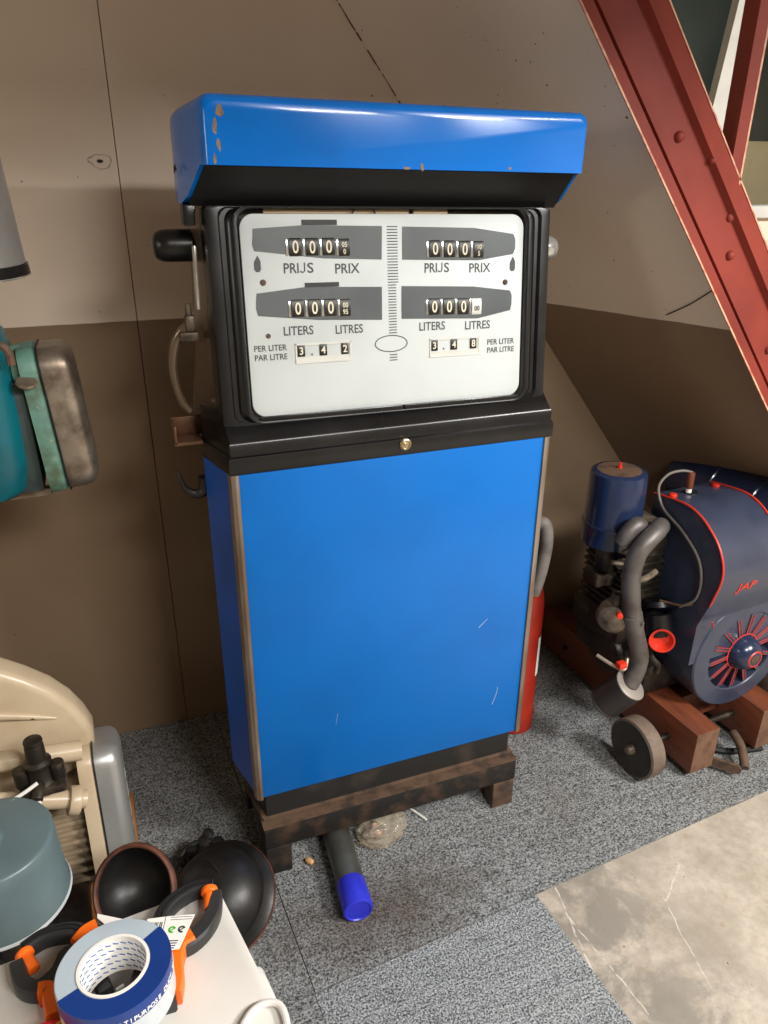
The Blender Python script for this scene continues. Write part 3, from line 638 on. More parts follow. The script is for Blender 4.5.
bm = B(); dr = V((.054, -.066, 0)).normalized(); t0 = c3(.112, .0, .03)
prism(bm, [(-.06, -.014), (.075, -.014)]+[(.075+.014*math.cos(a), .014*math.sin(a)) for a in (-1.2, -.8, -.4, 0, .4, .8, 1.2)]+[(.075, .014), (-.06, .014)], -.005, .004, frame(t0, dr, (0, 0, 1), dr.cross(V((0, 0, 1)))))
tow = part('tow_bar', bm, 'rust', cart, 'short rusty flat tow bar')
bm = B(); tube(bm, [c3(.183, -.066, .028), c3(.20, -.045, .04), c3(.222, -.01, .052), c3(.235, .03, .06)], .0125, seg=14, smooth=3); part('tow_pin', bm, 'rust', tow)
bm = B(); tube(bm, [c3(.12, .08, .03), c3(.20, .02, .012), c3(.31, -.015, .012)], .009, seg=10, smooth=4); part('steering_rod', bm, 'black_matt', cart)
# shroud : side profile (v,z) pushed sideways
prof = [(.285, .748), (.23, .756), (.165, .760), (.118, .748), (.082, .726), (.050, .698), (.029, .664), (.020, .632), (.021, .600), (.030, .562), (.038, .530), (.056, .480), (.0635, .455), (.0645, .33)]
def ur(z): return .24 if z > .62 else .24+(.408-.24)*min(1, (.62-z)/.25)**.8
inner = [(.285, .30), (.285, .45), (.285, .60)]
lo = [[c3(.036, v, z) for v, z in prof+inner], [c3(ur(z), v, z) for v, z in prof+inner]]
bm = loft(B(), lo); shroud = part('fan_cowl', bm, 'navy_lit', cart, 'curved navy blue fan cowl', ang=30)
HU, HZ = .232, .324
HM = frame(c3(HU, .0605, HZ), CU, (0, 0, 1), -CV)
R0, R1, RI = .178, .122, .052
bm = lathe(B(), [(R0, -.16), (R0, -.004), (R0-.004, .0), (R1+.003, .001), (R1, -.002), (R1, -.03)], HM, 56); part('fan_housing', bm, 'navy_lit', cart, 'round lightened navy fan housing')
part('fan_recess', cyl(B(), R1, -.034, -.030, HM, 40), 'black_matt', shroud)
bm = lathe(B(), [(RI, -.01), (.050, .005), (.046, .022), (.036, .036), (.026, .042), (.021, .044), (.014, .044), (.012, .03), (0, .03)], HM, 36); hubp = part('fan_hub', bm, 'navy', shroud, 'rounded navy hub', ang=40)
bm = lathe(B(), [(.0255, .0425), (.0235, .0452), (.021, .0446)], HM, 30); part('hub_ring', bm, 'red_line', shroud, 'red ring painted on the hub')
part('hub_bore', cyl(B(), .0135, .028, .0445, HM, 20), 'rust', shroud)
for i in range(14):
    a = 2*PI*i/14+.12; ct, st = math.cos(a), math.sin(a); sm = HM @ Matrix.Rotation(a, 4, 'Z')
    bm = B(); loft(bm, [[(RI-.004, -.0042, -.001), (RI-.004, .0042, -.001), (RI-.004, .007, -.02), (RI-.004, -.001, -.02)], [(R1+.002, -.0062, -.002), (R1+.002, .0062, -.002), (R1+.002, .010, -.024), (R1+.002, .0, -.024)]], m=sm)
    part('fan_vane', bm, 'navy_lit', shroud)
bm = B()
for i in range(14):
    a = 2*PI*i/14+.12; sm = HM @ Matrix.Rotation(a, 4, 'Z')
    for s in (-1, 1): box(bm, RI, R1*.93, s*.0046-.0007, s*.0046+.0007, -.0015, .0002, sm)
lathe(bm, [(RI+.001, -.002), (RI+.004, -.001), (RI+.001, .0)], HM, 40); part('vane_lining', bm, 'red_line', shroud, 'thin red lines round the vanes')
part('red_piping', tube(B(), [c3(.0355, v-.001, z+.001) for v, z in prof[:11]], .0030, seg=8, smooth=3), 'red_line', shroud, 'red lined edge of the cowl'); part('red_piping', tube(B(), [c3(.2405, v-.001, z+.001) for v, z in prof[:5]], .003, seg=8, smooth=3), 'red_line', shroud, 'red lined edge of the cowl')
bm = B(); tube(bm, [c3(.062, .040, .475), c3(.075, .046, .452)], .0022, seg=6, smooth=0); part('timing_mark', bm, 'red_line', shroud)
bm = text(B(), 'JAP', .036, frame(c3(.112, .0297, .560), CU, (CV*(-.225)+V((0, 0, 1))).normalized(), CU.cross((CV*(-.225)+V((0, 0, 1))).normalized())), .0006, 'LEFT', 1.25)
part('cowl_lettering', bm, 'red_line', shroud, 'thin red capital letters')
for u0, v0, z0 in ((.052, .235, .757), (.215, .245, .755)):
    part('cowl_screw', lathe(B(), [(.011, -.004), (.011, .004), (.008, .007), (0, .008)], CF @ Matrix.Translation((u0, v0, z0)), 16), 'red_paint', shroud, 'red screw head on top of the cowl')
# spark plug and lead on the cowl top
bm = B(); cyl(bm, .018, 0, .003, CF @ aim((.115, .235, .7565), (0, 0, 1)), 20); part('plug_hole', bm, 'dial_lip', shroud)
bm = B(); cyl(bm, .008, .0, .016, CF @ aim((.105, .235, .756), (0, 0, 1)), 14); plug = part('plug_insulator', bm, 'white_paint', cart, 'white plug insulator')
bm = B(); cyl(bm, .0095, .014, .060, CF @ aim((.105, .235, .756), (0, 0, 1)), 14, .002); part('plug_cap', bm, 'timber', cart, 'brown plug cap')
bm = B(); tube(bm, [c3(.108, .235, .815), c3(.085, .25, .818), c3(.05, .262, .808), c3(.024, .262, .775), c3(.026, .235, .725), c3(.030, .165, .69), c3(.030, .10, .645), c3(.030, .075, .59), c3(.03, .08, .53), c3(.02, .115, .49)], .0036, seg=8); part('plug_lead', bm, 'grey_hose', cart, 'grey ignition lead')
# engine block
bm = B(); box(bm, .0, .20, .17, .42, .159, .26, CF, bev=.015); box(bm, -.09, .035, .17, .40, .25, .35, CF, bev=.03); cyl(bm, .06, -.03, .07, CF @ aim((-.03, .24, .30), (-1, 0, 0)), 28, .01); box(bm, -.10, .03, .20, .40, .33, .42, CF, bev=.015); part('crankcase', bm, 'grime', cart, 'oily dark crankcase')
bm = B()
for i in range(9): z = .42+.02*i; box(bm, -.105+.004*(i % 2), .030, .20, .37, z, z+.008, CF, bev=.003)
box(bm, -.09, .02, .21, .37, .40, .62, CF); box(bm, -.11, .03, .20, .38, .60, .66, CF, bev=.012); part('finned_cylinder', bm, 'grime', cart)
bm = B(); box(bm, -.07, .02, .20, .34, .66, .70, CF, bev=.01); cyl(bm, .011, 0, .05, CF @ aim((-.06, .20, .68), (-.6, -.5, .2)), 12); cyl(bm, .014, 0, .045, CF @ aim((-.09, .21, .60), (-.9, -.3, .2)), 12); tube(bm, [c3(-.12, .20, .575), c3(-.08, .17, .565), c3(-.03, .17, .58)], .009, seg=8); tube(bm, [c3(-.15, .22, .66), c3(-.12, .2, .645), c3(-.09, .19, .655)], .010, seg=8); tube(bm, [c3(-.16, .2, .62), c3(-.12, .19, .612), c3(-.10, .18, .62)], .006, seg=8)
part('cylinder_head', bm, 'grime_light', cart, 'grimy light alloy head')
bm = B(); lathe(bm, [(0, 0), (.03, .0), (.045, .015), (.046, .045), (.036, .062), (.018, .07), (0, .07)], CF @ aim((-.13, .185, .475), (-.75, -.6, .1)), 28); cyl(bm, .014, -.05, .03, CF @ aim((-.16, .16, .52), (0, 0, 1)), 16); part('carburettor', bm, 'grime_light', cart, 'pale grimy carburettor bowl')
bm = B(); cyl(bm, .008, 0, .02, CF @ aim((-.190, .115, .520), (-.5, -.8, .2)), 14, .002); part('red_button', bm, 'red_paint', cart, 'red tickler button')
bm = B(); lathe(bm, [(.030, 0), (.037, .002), (.037, .06), (.034, .062), (0, .062)], CF @ aim((-.01, .16, .455), (-.05, -.35, -.95)), 24); lathe(bm, [(.0, -.012), (.03, -.01), (.037, .004)], CF @ aim((-.012, .165, .48), (-.05, -.35, -.95)), 24); part('magneto_cover', bm, 'black', cart, 'black rounded cover beside the pipe')
bm = lathe(B(), [(0, -.03), (.020, -.03), (.022, -.01), (.030, .006), (.0335, .010), (.0335, .013), (.029, .012), (.020, -.002), (0, -.006)], CF @ aim((-.028, .112, .403), (-.62, -.78, .12)), 32); part('oil_filler', bm, 'red_paint', cart, 'bright red filler cup')
part('control_rod', tube(B(), [c3(-.19, .17, .36), c3(-.165, .13, .345), c3(-.14, .115, .335), c3(-.12, .13, .355)], .005, seg=8), 'steel_trim', cart, 'small bent steel lever'); part('drain_pipe', tube(B(), [c3(-.04, .15, .36), c3(-.03, .13, .33), c3(-.015, .12, .31), c3(-.005, .13, .28)], .009, seg=8), 'grime', cart); part('control_rod', tube(B(), [c3(-.02, .15, .50), c3(.02, .11, .497), c3(.04, .09, .507)], .003, seg=6), 'copper', cart)
bm = B(); box(bm, -.165, -.14, .105, .125, .345, .362, CF, bev=.003); part('red_tap', bm, 'red_paint', cart, 'small red tap')
# exhaust
pp = [(-.02, .19, .70), (-.06, .155, .722), (-.095, .13, .727), (-.13, .12, .712), (-.156, .12, .680), (-.163, .12, .620), (-.152, .12, .555), (-.135, .12, .49), (-.105, .12, .41), (-.088, .12, .36), (-.092, .118, .315), (-.112, .116, .275)]
bm = B(); tube(bm, [c3(*p) for p in pp], .0235, seg=22); exh = part('exhaust_pipe', bm, 'pipe_grey', cart, 'thick grey bent exhaust pipe')
bm = B(); tube(bm, [c3(-.10, .17, .71), c3(-.125, .165, .735), c3(-.15, .165, .72), c3(-.16, .17, .69)], .022, seg=14); part('inlet_elbow', bm, 'pipe_grey', cart)
d = (c3(*pp[8])-c3(*pp[6])).normalized(); bm = B(); lathe(bm, [(.0240, -.022), (.0262, -.021), (.0262, .021), (.0240, .022)], aim(c3(-.134, .12, .487), d), 24); cyl(bm, .006, .02, .03, aim(c3(-.134, .12, .487), -CV+CU*.3), 10); part('pipe_clamp', bm, 'pipe_grey', exh)
ma = (c3(-.145, .165, .185)-c3(-.112, .112, .276)).normalized(); MM = aim(c3(-.110, .112, .279), ma)
mf = part('muffler', lathe(B(), [(0, .001), (.043, .0015), (.046, .004), (.046, .100), (.0475, .102), (.0475, .106), (.044, .108), (0, .104)], MM, 36), 'muffler', exh, 'dark silencer can')
part('muffler_plate', lathe(B(), [(0, -.001), (.042, -.001), (.045, .001), (.045, .003)], MM, 36), 'muffler_face', exh, 'pale end plate of the silencer')
# air cleaner and fuel tank
AM = CF @ Matrix.Translation((-.112, .27, 0))
bm = lathe(B(), [(0, .640), (.066, .640), (.0755, .645), (.0755, .694), (.0775, .697), (.0775, .702), (.0750, .705), (.0725, .830), (.070, .840), (.063, .844), (.04, .847), (0, .848)], AM, 48); ac = part('air_cleaner', bm, 'navy', cart, 'upright navy canister')
bm = B(); cyl(bm, .006, .846, .855, AM, 6); cyl(bm, .0035, .854, .864, AM, 10); part('wing_nut', bm, 'red_paint', ac, 'red nut on top')
part('lid_stain', lathe(B(), [(0, .8486), (.04, .8476), (.056, .8453)], AM, 36), 'rust', ac, 'rusty centre of the lid')
bm = B(); cyl(bm, .03, .52, .642, AM, 20); box(bm, -.05, .09, -.03, .03, .52, .56, AM, bev=.006); part('cleaner_bracket', bm, 'grime', cart)
TM = CF @ aim((.395, .52, .668), (0, -1, 0))
bm = lathe(B(), [(0, -.012), (.05, -.008), (.085, .0), (.094, .010), (.095, .03), (.095, .155), (.098, .158), (.098, .17), (.095, .173), (.095, .30), (.098, .303), (.098, .315), (.095, .318), (.095, .375), (.085, .392), (0, .396)], TM, 48); tk = part('fuel_tank', bm, 'navy', cart, 'round navy fuel tank')
bm = B(); cyl(bm, .02, .09, .106, CF @ Matrix.Translation((.395, .40, .668)), 20, .003); box(bm, -.034, .034, -.007, .007, .104, .113, CF @ Matrix.Translation((.395, .40, .668)), bev=.003); part('tank_cap', bm, 'red_paint', tk, 'red tank cap')
bm = B(); box(bm, .37, .42, .15, .19, .15, .60, CF); box(bm, .37, .42, .40, .44, .15, .60, CF); box(bm, .34, .42, .13, .46, .158, .175, CF); part('tank_stand', bm, 'navy', cart)

# ================================================================== CREAM ENGINE (left)
def tilt(o, ax, deg): return Matrix.Translation(o) @ Matrix.Rotation(math.radians(deg), 4, ax) @ Matrix.Translation(-V(o))
bm = box(B(), -1.05, -.612, .0, .33, .0065, .05, bev=.003); solid('wood_board', bm, 'oak', 'orange brown wooden board under the cream engine', 'board')
cre = thing('cream_engine', 'cream painted engine with square silver cover and grey round tank, on the floor at left', 'engine', (-.85, .1, .05))
CT = tilt((-.66, .03, .12), 'X', -13)
# local frame of cover: x outwards (right), y depth, z up
def cover(bm, x0, x1, yc, zc, hw, hh, r, m, rd=.03):
    """rounded box with its flat face towards +x"""
    L = []
    for x, g in ((x0, 0), (x1-rd, 0), (x1-rd*.55, rd*.12), (x1-rd*.2, rd*.4), (x1, rd*.95), (x1+.001, rd*1.3)):
        L.append([(x, y, z) for y, z in rrect(hw-g, hh-g, max(r-g*.6, .012), 7, yc, zc)])
    return loft(bm, L, (True, True), m)
cov = part('cylinder_cover', cover(B(), -.668, -.613, .075, .262, .078, .157, .04, CT, .026), 'alu', cre, 'square silver aluminium cover')
bm = cover(B(), -.700, -.668, .075, .262, .080, .161, .042, CT, .008); part('cover_flange', bm, 'cream', cre, 'cream flange behind the cover')
bm = B(); tube(bm, [CT @ V((-.6675, y, z)) for y, z in rrect(.0805, .1615, .042, 6, .075, .262)+[rrect(.0805, .1615, .042, 6, .075, .262)[0]]], .0016, seg=6, smooth=0); part('gasket', bm, 'dial_lip', cre)
XF = CT @ frame((-.6045, .075, .235), (0, 0, 1), (0, -1, 0), (1, 0, 0))
bm = B()
for i, z in enumerate((.19, .214, .238, .262, .286, .31)):
    box(bm, -.614, -.6105, .062, .066, z, z+.018, CT); box(bm, -.614, -.6105, .062, .082, z+(.0 if i % 2 else .014), z+(.004 if i % 2 else .018), CT); box(bm, -.614, -.6105, .080, .084, z, z+.018, CT)
part('cast_lettering', bm, 'alu', cre, 'worn raised cast lettering')
bm = B()
for i in range(9): box(bm, -.80, -.70, .01+.002*i, .15, .12+.022*i, .13+.022*i, CT, bev=.002)
box(bm, -.80, -.70, .03, .13, .10, .34, CT); part('cooling_fins', bm, 'cream_dirty', cre)
part('cross_tube', tube(B(), [(-1.02, .05, .492), (-.84, .05, .465), (-.685, .06, .440)], .021, seg=16), 'cream', cre, 'cream horizontal tube')
bm = tube(B(), [(-1.02, .0, .455), (-.84, .0, .408), (-.69, .012, .352)], .019, seg=16); cyl(bm, .030, 0, .024, aim((-.722, .006, .364), (.94, .05, -.33)), 24, .004); part('cross_tube', bm, 'cream', cre, 'cream horizontal tube')
# cowl: big rounded cream cover
out = [(-1.05, .10), (-1.05, .66), (-.95, .668), (-.86, .655), (-.809, .632), (-.768, .602), (-.727, .565), (-.694, .522), (-.672, .478), (-.660, .44), (-.662, .40), (-.68, .36), (-.74, .33), (-.80, .10)]
bm = prism(B(), out, -.02, .05, frame((0, .16, 0), (1, 0, 0), (0, 0, 1), (0, -1, 0)), bev=.018, seg=4); cow = part('cowl', bm, 'cream', cre, 'large rounded cream cowl', ang=60)
bm = B(); tube(bm, [(-1.03, .108, .575), (-.93, .106, .560), (-.82, .108, .530), (-.725, .112, .495)], lambda t: .022*(1-t*.85), seg=14); part('cowl_ridge', bm, 'cream', cow, 'raised ridge on the cowl')
# carburettor fuel tap
bm = B(); KB = V((-.760, -.002, .476))
lathe(bm, [(0, -.05), (.026, -.05), (.03, -.04), (.024, -.03), (.022, 0), (.026, .006), (.026, .012), (.019, .018), (.018, .05), (.016, .056), (.018, .06), (.017, .064), (.006, .066), (0, .064)], Matrix.Translation(KB), 20)
for s in (-1, 1): cyl(bm, .014, -.03, .012, Matrix.Translation(KB+V((s*.033, -.004, -.008))), 14, .003)
box(bm, -.04, .045, -.03, .03, -.055, -.035, Matrix.Translation(KB), bev=.006); cyl(bm, .011, 0, .035, aim(KB+V((-.002, -.02, -.028)), (-.15, -1, -.35)), 12, .003); part('fuel_tap', bm, 'grime', cre, 'dark oily brass fuel tap')
bm = B(); tube(bm, [KB+V((-.002, -.035, -.012)), KB+V((-.04, -.05, -.022)), KB+V((-.10, -.06, -.034)), KB+V((-.2, -.06, -.03))], .0038, seg=8); tube(bm, [KB+V((-.004, -.05, -.042)), KB+V((-.008, -.062, -.08)), KB+V((-.01, -.064, -.12))], .0045, seg=8); part('fuel_line', bm, 'paper', cre, 'pale fuel lines')
# tank
TG = Matrix.Translation((-.826, -.19, .0)) @ Matrix.Diagonal((.97, .97, 1, 1))
bm = lathe(B(), [(0, .352), (.105, .352), (.110, .355), (.1115, .361), (.108, .366), (.1035, .47), (.1027, .491), (.1005, .496), (.096, .4975), (.05, .499), (0, .4995)], TG, 64); gt = part('round_tank', bm, 'grey_tank', cre, 'blue grey round tank', ang=50)
bm = lathe(B(), [(.022, .498), (.022, .504), (.016, .507), (.016, .512), (0, .513)], TG, 24); part('tank_filler_cap', bm, 'grey_tank', gt)
part('tank_rim_highlight', lathe(B(), [(.111, .354), (.1135, .358), (.111, .363)], TG, 56), 'tape_side', gt, 'lower rim with a painted highlight')  # rim highlight put in as a near-white strip
bm = B(); box(bm, -.86, -.78, -.20, .05, .10, .352, bev=.01); box(bm, -1.0, -.72, -.05, .14, .051, .12, bev=.01); cyl(bm, .03, .051, .12, Matrix.Translation((-.85, -.14, 0)), 16); part('crankcase', bm, 'rusty_black', cre)

# ================================================================== HEADLAMP SHELLS
lb = thing('headlamp_shell', 'open dark headlamp bowl with brown rim, between cream engine and white board', 'headlamp', (-.59, -.15, .0))
LM = aim((-.614, -.187, .281), (-.42, -.62, .62)) @ Matrix.Scale(.893, 4)
lathe_p = [(.088, .010), (.0925, .012), (.094, .006), (.092, .0), (.089, -.015), (.074, -.046), (.052, -.072), (.025, -.087), (0, -.09)]
part('bowl', lathe(B(), lathe_p, LM, 48), 'black_old', lb)
part('bowl_lining', lathe(B(), [(.087, .008), (.084, -.014), (.07, -.042), (.048, -.066), (.02, -.079), (0, -.081)], LM, 48), 'black_old', lb)
part('rim', lathe(B(), [(.0855, .004), (.0855, .012), (.0895, .0145), (.0945, .012), (.0955, .004), (.0925, -.004), (.0855, .004)], LM, 48), 'copper_lip', lb, 'worn brown rim')
part('foot', cyl(B(), .026, .0065, .205, Matrix.Translation((-.588, -.148, 0)), 16), 'black_old', lb)
ld = thing('headlamp_shell', 'large black domed headlamp shell lying dome up, right of the brown rimmed bowl', 'headlamp', (-.455, -.10, .0))
DM = aim((-.458, -.105, .098), (-.36, -.34, .87))
part('dome', lathe(B(), [(.104, -.006), (.105, .004), (.100, .018), (.086, .040), (.062, .058), (.033, .068), (0, .071)], DM, 48), 'black_old', ld, ang=60)
part('rim', lathe(B(), [(.104, -.004), (.110, -.022), (.120, -.030), (.1225, -.026), (.1215, -.020), (.112, -.012), (.105, .002)], DM, 48), 'black_old', ld)
bm = lathe(B(), [(.1215, -.030), (.1240, -.026), (.1225, -.019)], DM, 48); part('rim_edge', bm, 'copper_lip', ld, 'brown worn edge of the rim')
bm = B()
tube(bm, [DM @ V((.06*math.cos(t*.2+.9)-.02, .09*math.sin(t*.2+.9)-.04, .062+.012*math.sin(t*.5))) for t in range(6)], .0012, seg=6, smooth=2); part('weld_seam', bm, 'grime', ld)
bm = B(); BK = V((-.462, .085, .055))
for k, (dx, dy, dz, r) in enumerate(((0, 0, 0, .022), (.03, -.014, .006, .019), (-.032, -.008, -.002, .017), (.012, .012, .018, .015), (-.058, -.02, -.01, .013), (.04, -.03, .012, .014))):
    lathe(bm, [(0, r), (r*.7, r*.7), (r, 0), (r*.7, -r*.7), (0, -r)], Matrix.Translation(BK+V((dx, dy, dz))), 12)
tube(bm, [BK+V((-.075, -.03, -.015)), BK+V((-.04, .0, .004)), BK+V((0, .0, .012)), BK+V((.035, -.02, .005)), BK+V((.04, -.05, -.01))], .007, seg=8); box(bm, -.02, .02, -.05, .0, -.04, .0, Matrix.Translation(BK), bev=.004); part('clip', bm, 'black_old', ld, 'black lumpy clip at the rim')

# ================================================================== TEAL ENGINE AND HOOD ON THE RACK (upper left)
rack = thing('wall_rack', 'grey steel rack bar holding the teal engine at left edge', 'rack', (-1.0, .17, .985))
part('bar', box(B(), -1.12, -.655, .13, .15, .985, 1.0, bev=.002), 'steel_trim', rack); part('bar', box(B(), -1.12, -.70, .23, .25, .985, 1.0, bev=.002), 'steel_trim', rack)
for x in (-.95, -1.1): part('arm', box(B(), x-.012, x+.012, .13, GY-.001, .965, .985, bev=.002), 'steel_trim', rack)
te = thing('teal_engine', 'teal painted engine with rounded metal cover and flaking green flange, on the rack', 'engine', (-.8, .17, 1.0))
TT = tilt((-.61, .15, 1.13), 'X', -3) @ tilt((-.61, .15, 1.13), 'Y', -4)
part('cylinder_cover', cover(B(), -.628, -.572, .165, 1.131, .075, .130, .036, TT, .026), 'alu_dull', te, 'dull rounded metal cover')
part('cover_flange', cover(B(), -.660, -.628, .165, 1.131, .078, .132, .038, TT, .012), 'verdigris', te, 'flaking pale green flange')
bm = B(); r_ = rrect(.0775, .1325, .038, 6, .165, 1.131); tube(bm, [TT @ V((-.6275, y, z)) for y, z in r_+[r_[0]]], .0013, seg=6, smooth=0); part('gasket', bm, 'dial_lip', te)
bm = B(); box(bm, -.72, -.662, .10, .23, 1.005, 1.21, bev=.006); part('barrel', bm, 'dark_green', te)
bm = B(); cyl(bm, .014, 0, .05, aim((-.71, .12, 1.225), (1, 0, .02)), 16); cyl(bm, .02, .02, .04, aim((-.70, .12, 1.225), (1, 0, .02)), 18, .003); cyl(bm, .012, 0, .06, aim((-.72, .16, 1.243), (1, 0, 0)), 14); cyl(bm, .019, .03, .055, aim((-.72, .16, 1.243), (1, 0, 0)), 16, .003); part('inlet_stub', bm, 'verdigris', te)
bm = lathe(B(), [(0, -.004), (.016, -.003), (.018, 0), (.016, .004), (0, .005)], aim((-.658, .085, 1.212), (.1, -.4, .9)), 24); part('round_disc', bm, 'grime_light', te, 'pale round disc')
bm = loft(B(), [[(x, y, z) for x, y in rrect(w, h, .055, 6, -.775, .155)] for w, h, z in ((.078, .078, 1.003), (.090, .088, 1.02), (.095, .093, 1.06), (.096, .094, 1.15), (.094, .092, 1.26), (.088, .086, 1.288), (.070, .07, 1.298))])
part('cowl', bm, 'teal', te, 'glossy teal rounded cowl', ang=50)
bm = B(); tube(bm, [(-.70, .065, 1.275), (-.684, .058, 1.283), (-.674, .058, 1.27), (-.673, .06, 1.25)], .007, seg=8); part('lever', bm, 'rust', te)
mh = thing('metal_hood', 'silver metal hood with black bottom ring hanging at the left edge', 'hood', (-.79, .19, 1.375))
HMm = Matrix.Translation((-.765, .19, 0))
part('shell', lathe(B(), [(.130, 1.395), (.1335, 1.397), (.122, 1.58), (.10, 1.60), (0, 1.602)], HMm, 56), 'alu', mh)
part('wall_arm', box(B(), -.95, -.93, .18, GY-.001, 1.602, 1.622), 'steel_trim', mh); part('strap', box(B(), -.95, -.74, .18, .20, 1.6015, 1.608), 'steel_trim', mh)
part('bottom_ring', lathe(B(), [(.128, 1.395), (.137, 1.395), (.1385, 1.379), (.128, 1.377)], HMm, 56), 'black', mh, 'black ring under the cone')
part('lip', lathe(B(), [(.136, 1.376), (.1395, 1.3775), (.1395, 1.3795), (.128, 1.379)], HMm, 56), 'chrome', mh, 'thin bright lip')

# ================================================================== UNDER THE PUMP
pc = thing('pipe', 'short grey steel pipe with a blue plastic cap, lying under the pump', 'pipe', (-.15, -.06, .0062))
p0 = V((-.138, .16, .041)); p1 = V((-.168, -.205, .041)); d = (p1-p0).normalized(); PMx = aim(p0, d); Ln = (p1-p0).length
part('tube', cyl(B(), .0330, 0, Ln-.012, PMx, 28), 'pipe_steel', pc)
part('cap', lathe(B(), [(.0335, Ln-.075), (.0345, Ln-.073), (.0347, Ln-.006), (.033, Ln-.001), (.029, Ln+.0005), (.027, Ln-.002), (0, Ln-.0025)], PMx, 32), 'cap_blue', pc, 'blue plastic end cap')
t = B(); bmesh.ops.create_icosphere(t, subdivisions=4, radius=1)
for v in t.verts:
    n = (.5-abs(noise.noise(v.co*1.9+V((3, 1, 2)))))*.45+(.3-abs(noise.noise(v.co*4.1)))*.25; s_ = .85+n
    v.co = V((v.co.x*.062*s_, v.co.y*.045*s_, max(-.024, v.co.z*.036*s_)))
    if v.co.x > .015: v.co.z += max(0, v.co.x-.015)*.35; 
bag = thing('plastic_bag', 'crumpled clear plastic bag with brown bits lying under the pump stand', 'bag', (-.055, -.0, .0062))
part('film', put(B(), t, Matrix.Translation((-.036, -.0, .031))), 'bag', bag, ang=50)
bm = B()
for k in range(5):
    a = k*1.3; lathe(bm, [(0, .014), (.011, .010), (.015, 0), (.011, -.010), (0, -.014)], Matrix.Translation((-.052+.016*math.cos(a)-.004, .004+.012*math.sin(a), .026+.006*(k % 2))) @ Matrix.Rotation(k, 4, 'X'), 10)
part('contents', bm, 'copper', bag, 'brown contents of the bag')
bm = lathe(B(), [(0, -.013), (.006, -.009), (.0085, 0), (.006, .009), (0, .013)], aim((-.228, -.014, .0135), (.5, -.7, .1)), 16); solid('nut_shell', bm, 'nut', 'small tan nut lying on the carpet beside the steel pipe', 'nut')
bm = B(); tube(bm, [(.058, .075, .0095), (.092, .008, .0095)], .0032, seg=8, smooth=0); solid('white_stick', bm, 'paper', 'thin white stick on the carpet right of the plastic bag', 'stick')

# ================================================================== WHITE BOARD WITH TAPE AND CLAMPS
ZB = .75
tb = thing('white_table', 'small white board table in the foreground holding the tape and clamps', 'table', (-.62, -.83, 0))
ba = math.radians(5)
bx = V((-.4950, -.6270, 0)); ex_ = V((-.238, -.022, 0)).normalized(); ey_ = V((.039, -.192, 0)).normalized()
def tp(a, b): p = bx+ex_*a+ey_*b; return (p.x, p.y)
poly = [tp(0, .014), tp(.002, .006), tp(.006, .002), tp(.014, 0), tp(.42, 0), tp(.434, .014), tp(.434, .42), tp(.42, .434), tp(.014, .434), tp(0, .42)]
part('top', prism(B(), poly, ZB-.016, ZB, bev=.003), 'white_plastic', tb)
for a, b in ((.05, .05), (.385, .05), (.05, .385), (.385, .385)):
    x, y = tp(a, b); part('leg', box(B(), x-.014, x+.014, y-.014, y+.014, .0065, ZB-.016, bev=.003), 'white_plastic', tb)
bm = B(); cyl(bm, .0115, 0, .055, aim((-.4735, -.735, .718), (.16, -.98, 0)), 24, .003); box(bm, -.50, -.468, -.78, -.75, .716, .7335); part('side_rod', bm, 'white_plastic', tb, 'white round stub beside the board edge')
bm = tube(B(), [(-.55, -.885, .7545), (-.52, -.845, .7545), (-.503, -.818, .7545), (-.486, -.800, .7545), (-.468, -.797, .7545), (-.456, -.808, .7545), (-.458, -.84, .7545), (-.475, -.88, .7545)], .0038, seg=10)
solid('white_cable', bm, 'white_plastic', 'loop of white cable over the near edge of the white board', 'cable')

def arm(bm, pts, w, z0, z1):
    """flat curved arm of varying width on the board"""
    P = spline([V((x, y, 0)) for x, y in pts], 5); n = len(P); L = []; Rr = []
    for i, p in enumerate(P):
        d = (P[min(i+1, n-1)]-P[max(i-1, 0)]).normalized(); nn = V((-d.y, d.x, 0)); ww = w(i/(n-1)) if callable(w) else w
        L.append([(p+nn*ww).to_tuple()[:2], (p-nn*ww).to_tuple()[:2]])
    loops = []
    zm = .003
    for (a, b) in L:
        a = V(a); b = V(b); c = (b-a)*.12
        loops.append([(a.x, a.y, z0+zm), (a.x+c.x, a.y+c.y, z0), (b.x-c.x, b.y-c.y, z0), (b.x, b.y, z0+zm), (b.x, b.y, z1-zm), (b.x-c.x, b.y-c.y, z1), (a.x+c.x, a.y+c.y, z1), (a.x, a.y, z1-zm)])
    return loft(bm, loops)
def clamp(label, loc, up_arm, low_arm, handles, grips, pads, pivot):
    z0, z1 = ZB+.0006, ZB+.0215
    cl = thing('spring_clamp', label, 'clamp', loc, 'spring clamps on the white board')
    for k, (pts, w) in enumerate((up_arm, low_arm)): part('jaw', arm(B(), pts, w, z0, z1), 'clamp', cl)
    bm = arm(B(), up_arm[0], lambda t: .0028, z1-.001, z1+.0006); part('jaw_recess', bm, 'clamp_dark', cl)
    for pts, w in handles: part('handle', arm(B(), pts, w, z0, z1-.001), 'clamp', cl)
    for pts, w in grips: part('grip', arm(B(), pts, w, z0+.001, z1+.003), 'orange', cl, 'orange grip')
    for (x, y), (dx, dy) in pads:
        bm = B(); cyl(bm, .0072, 0, .020, aim((x, y, ZB+.013), (dx, dy, .12)), 18, .002); cyl(bm, .0098, .019, .027, aim((x, y, ZB+.013), (dx, dy, .12)), 20, .002); part('pad', bm, 'orange', cl, 'orange swivel pad')
    part('pivot', cyl(B(), .008, ZB+.0006, z1+.0015, Matrix.Translation((pivot[0], pivot[1], 0)), 18), 'clamp_dark', cl)
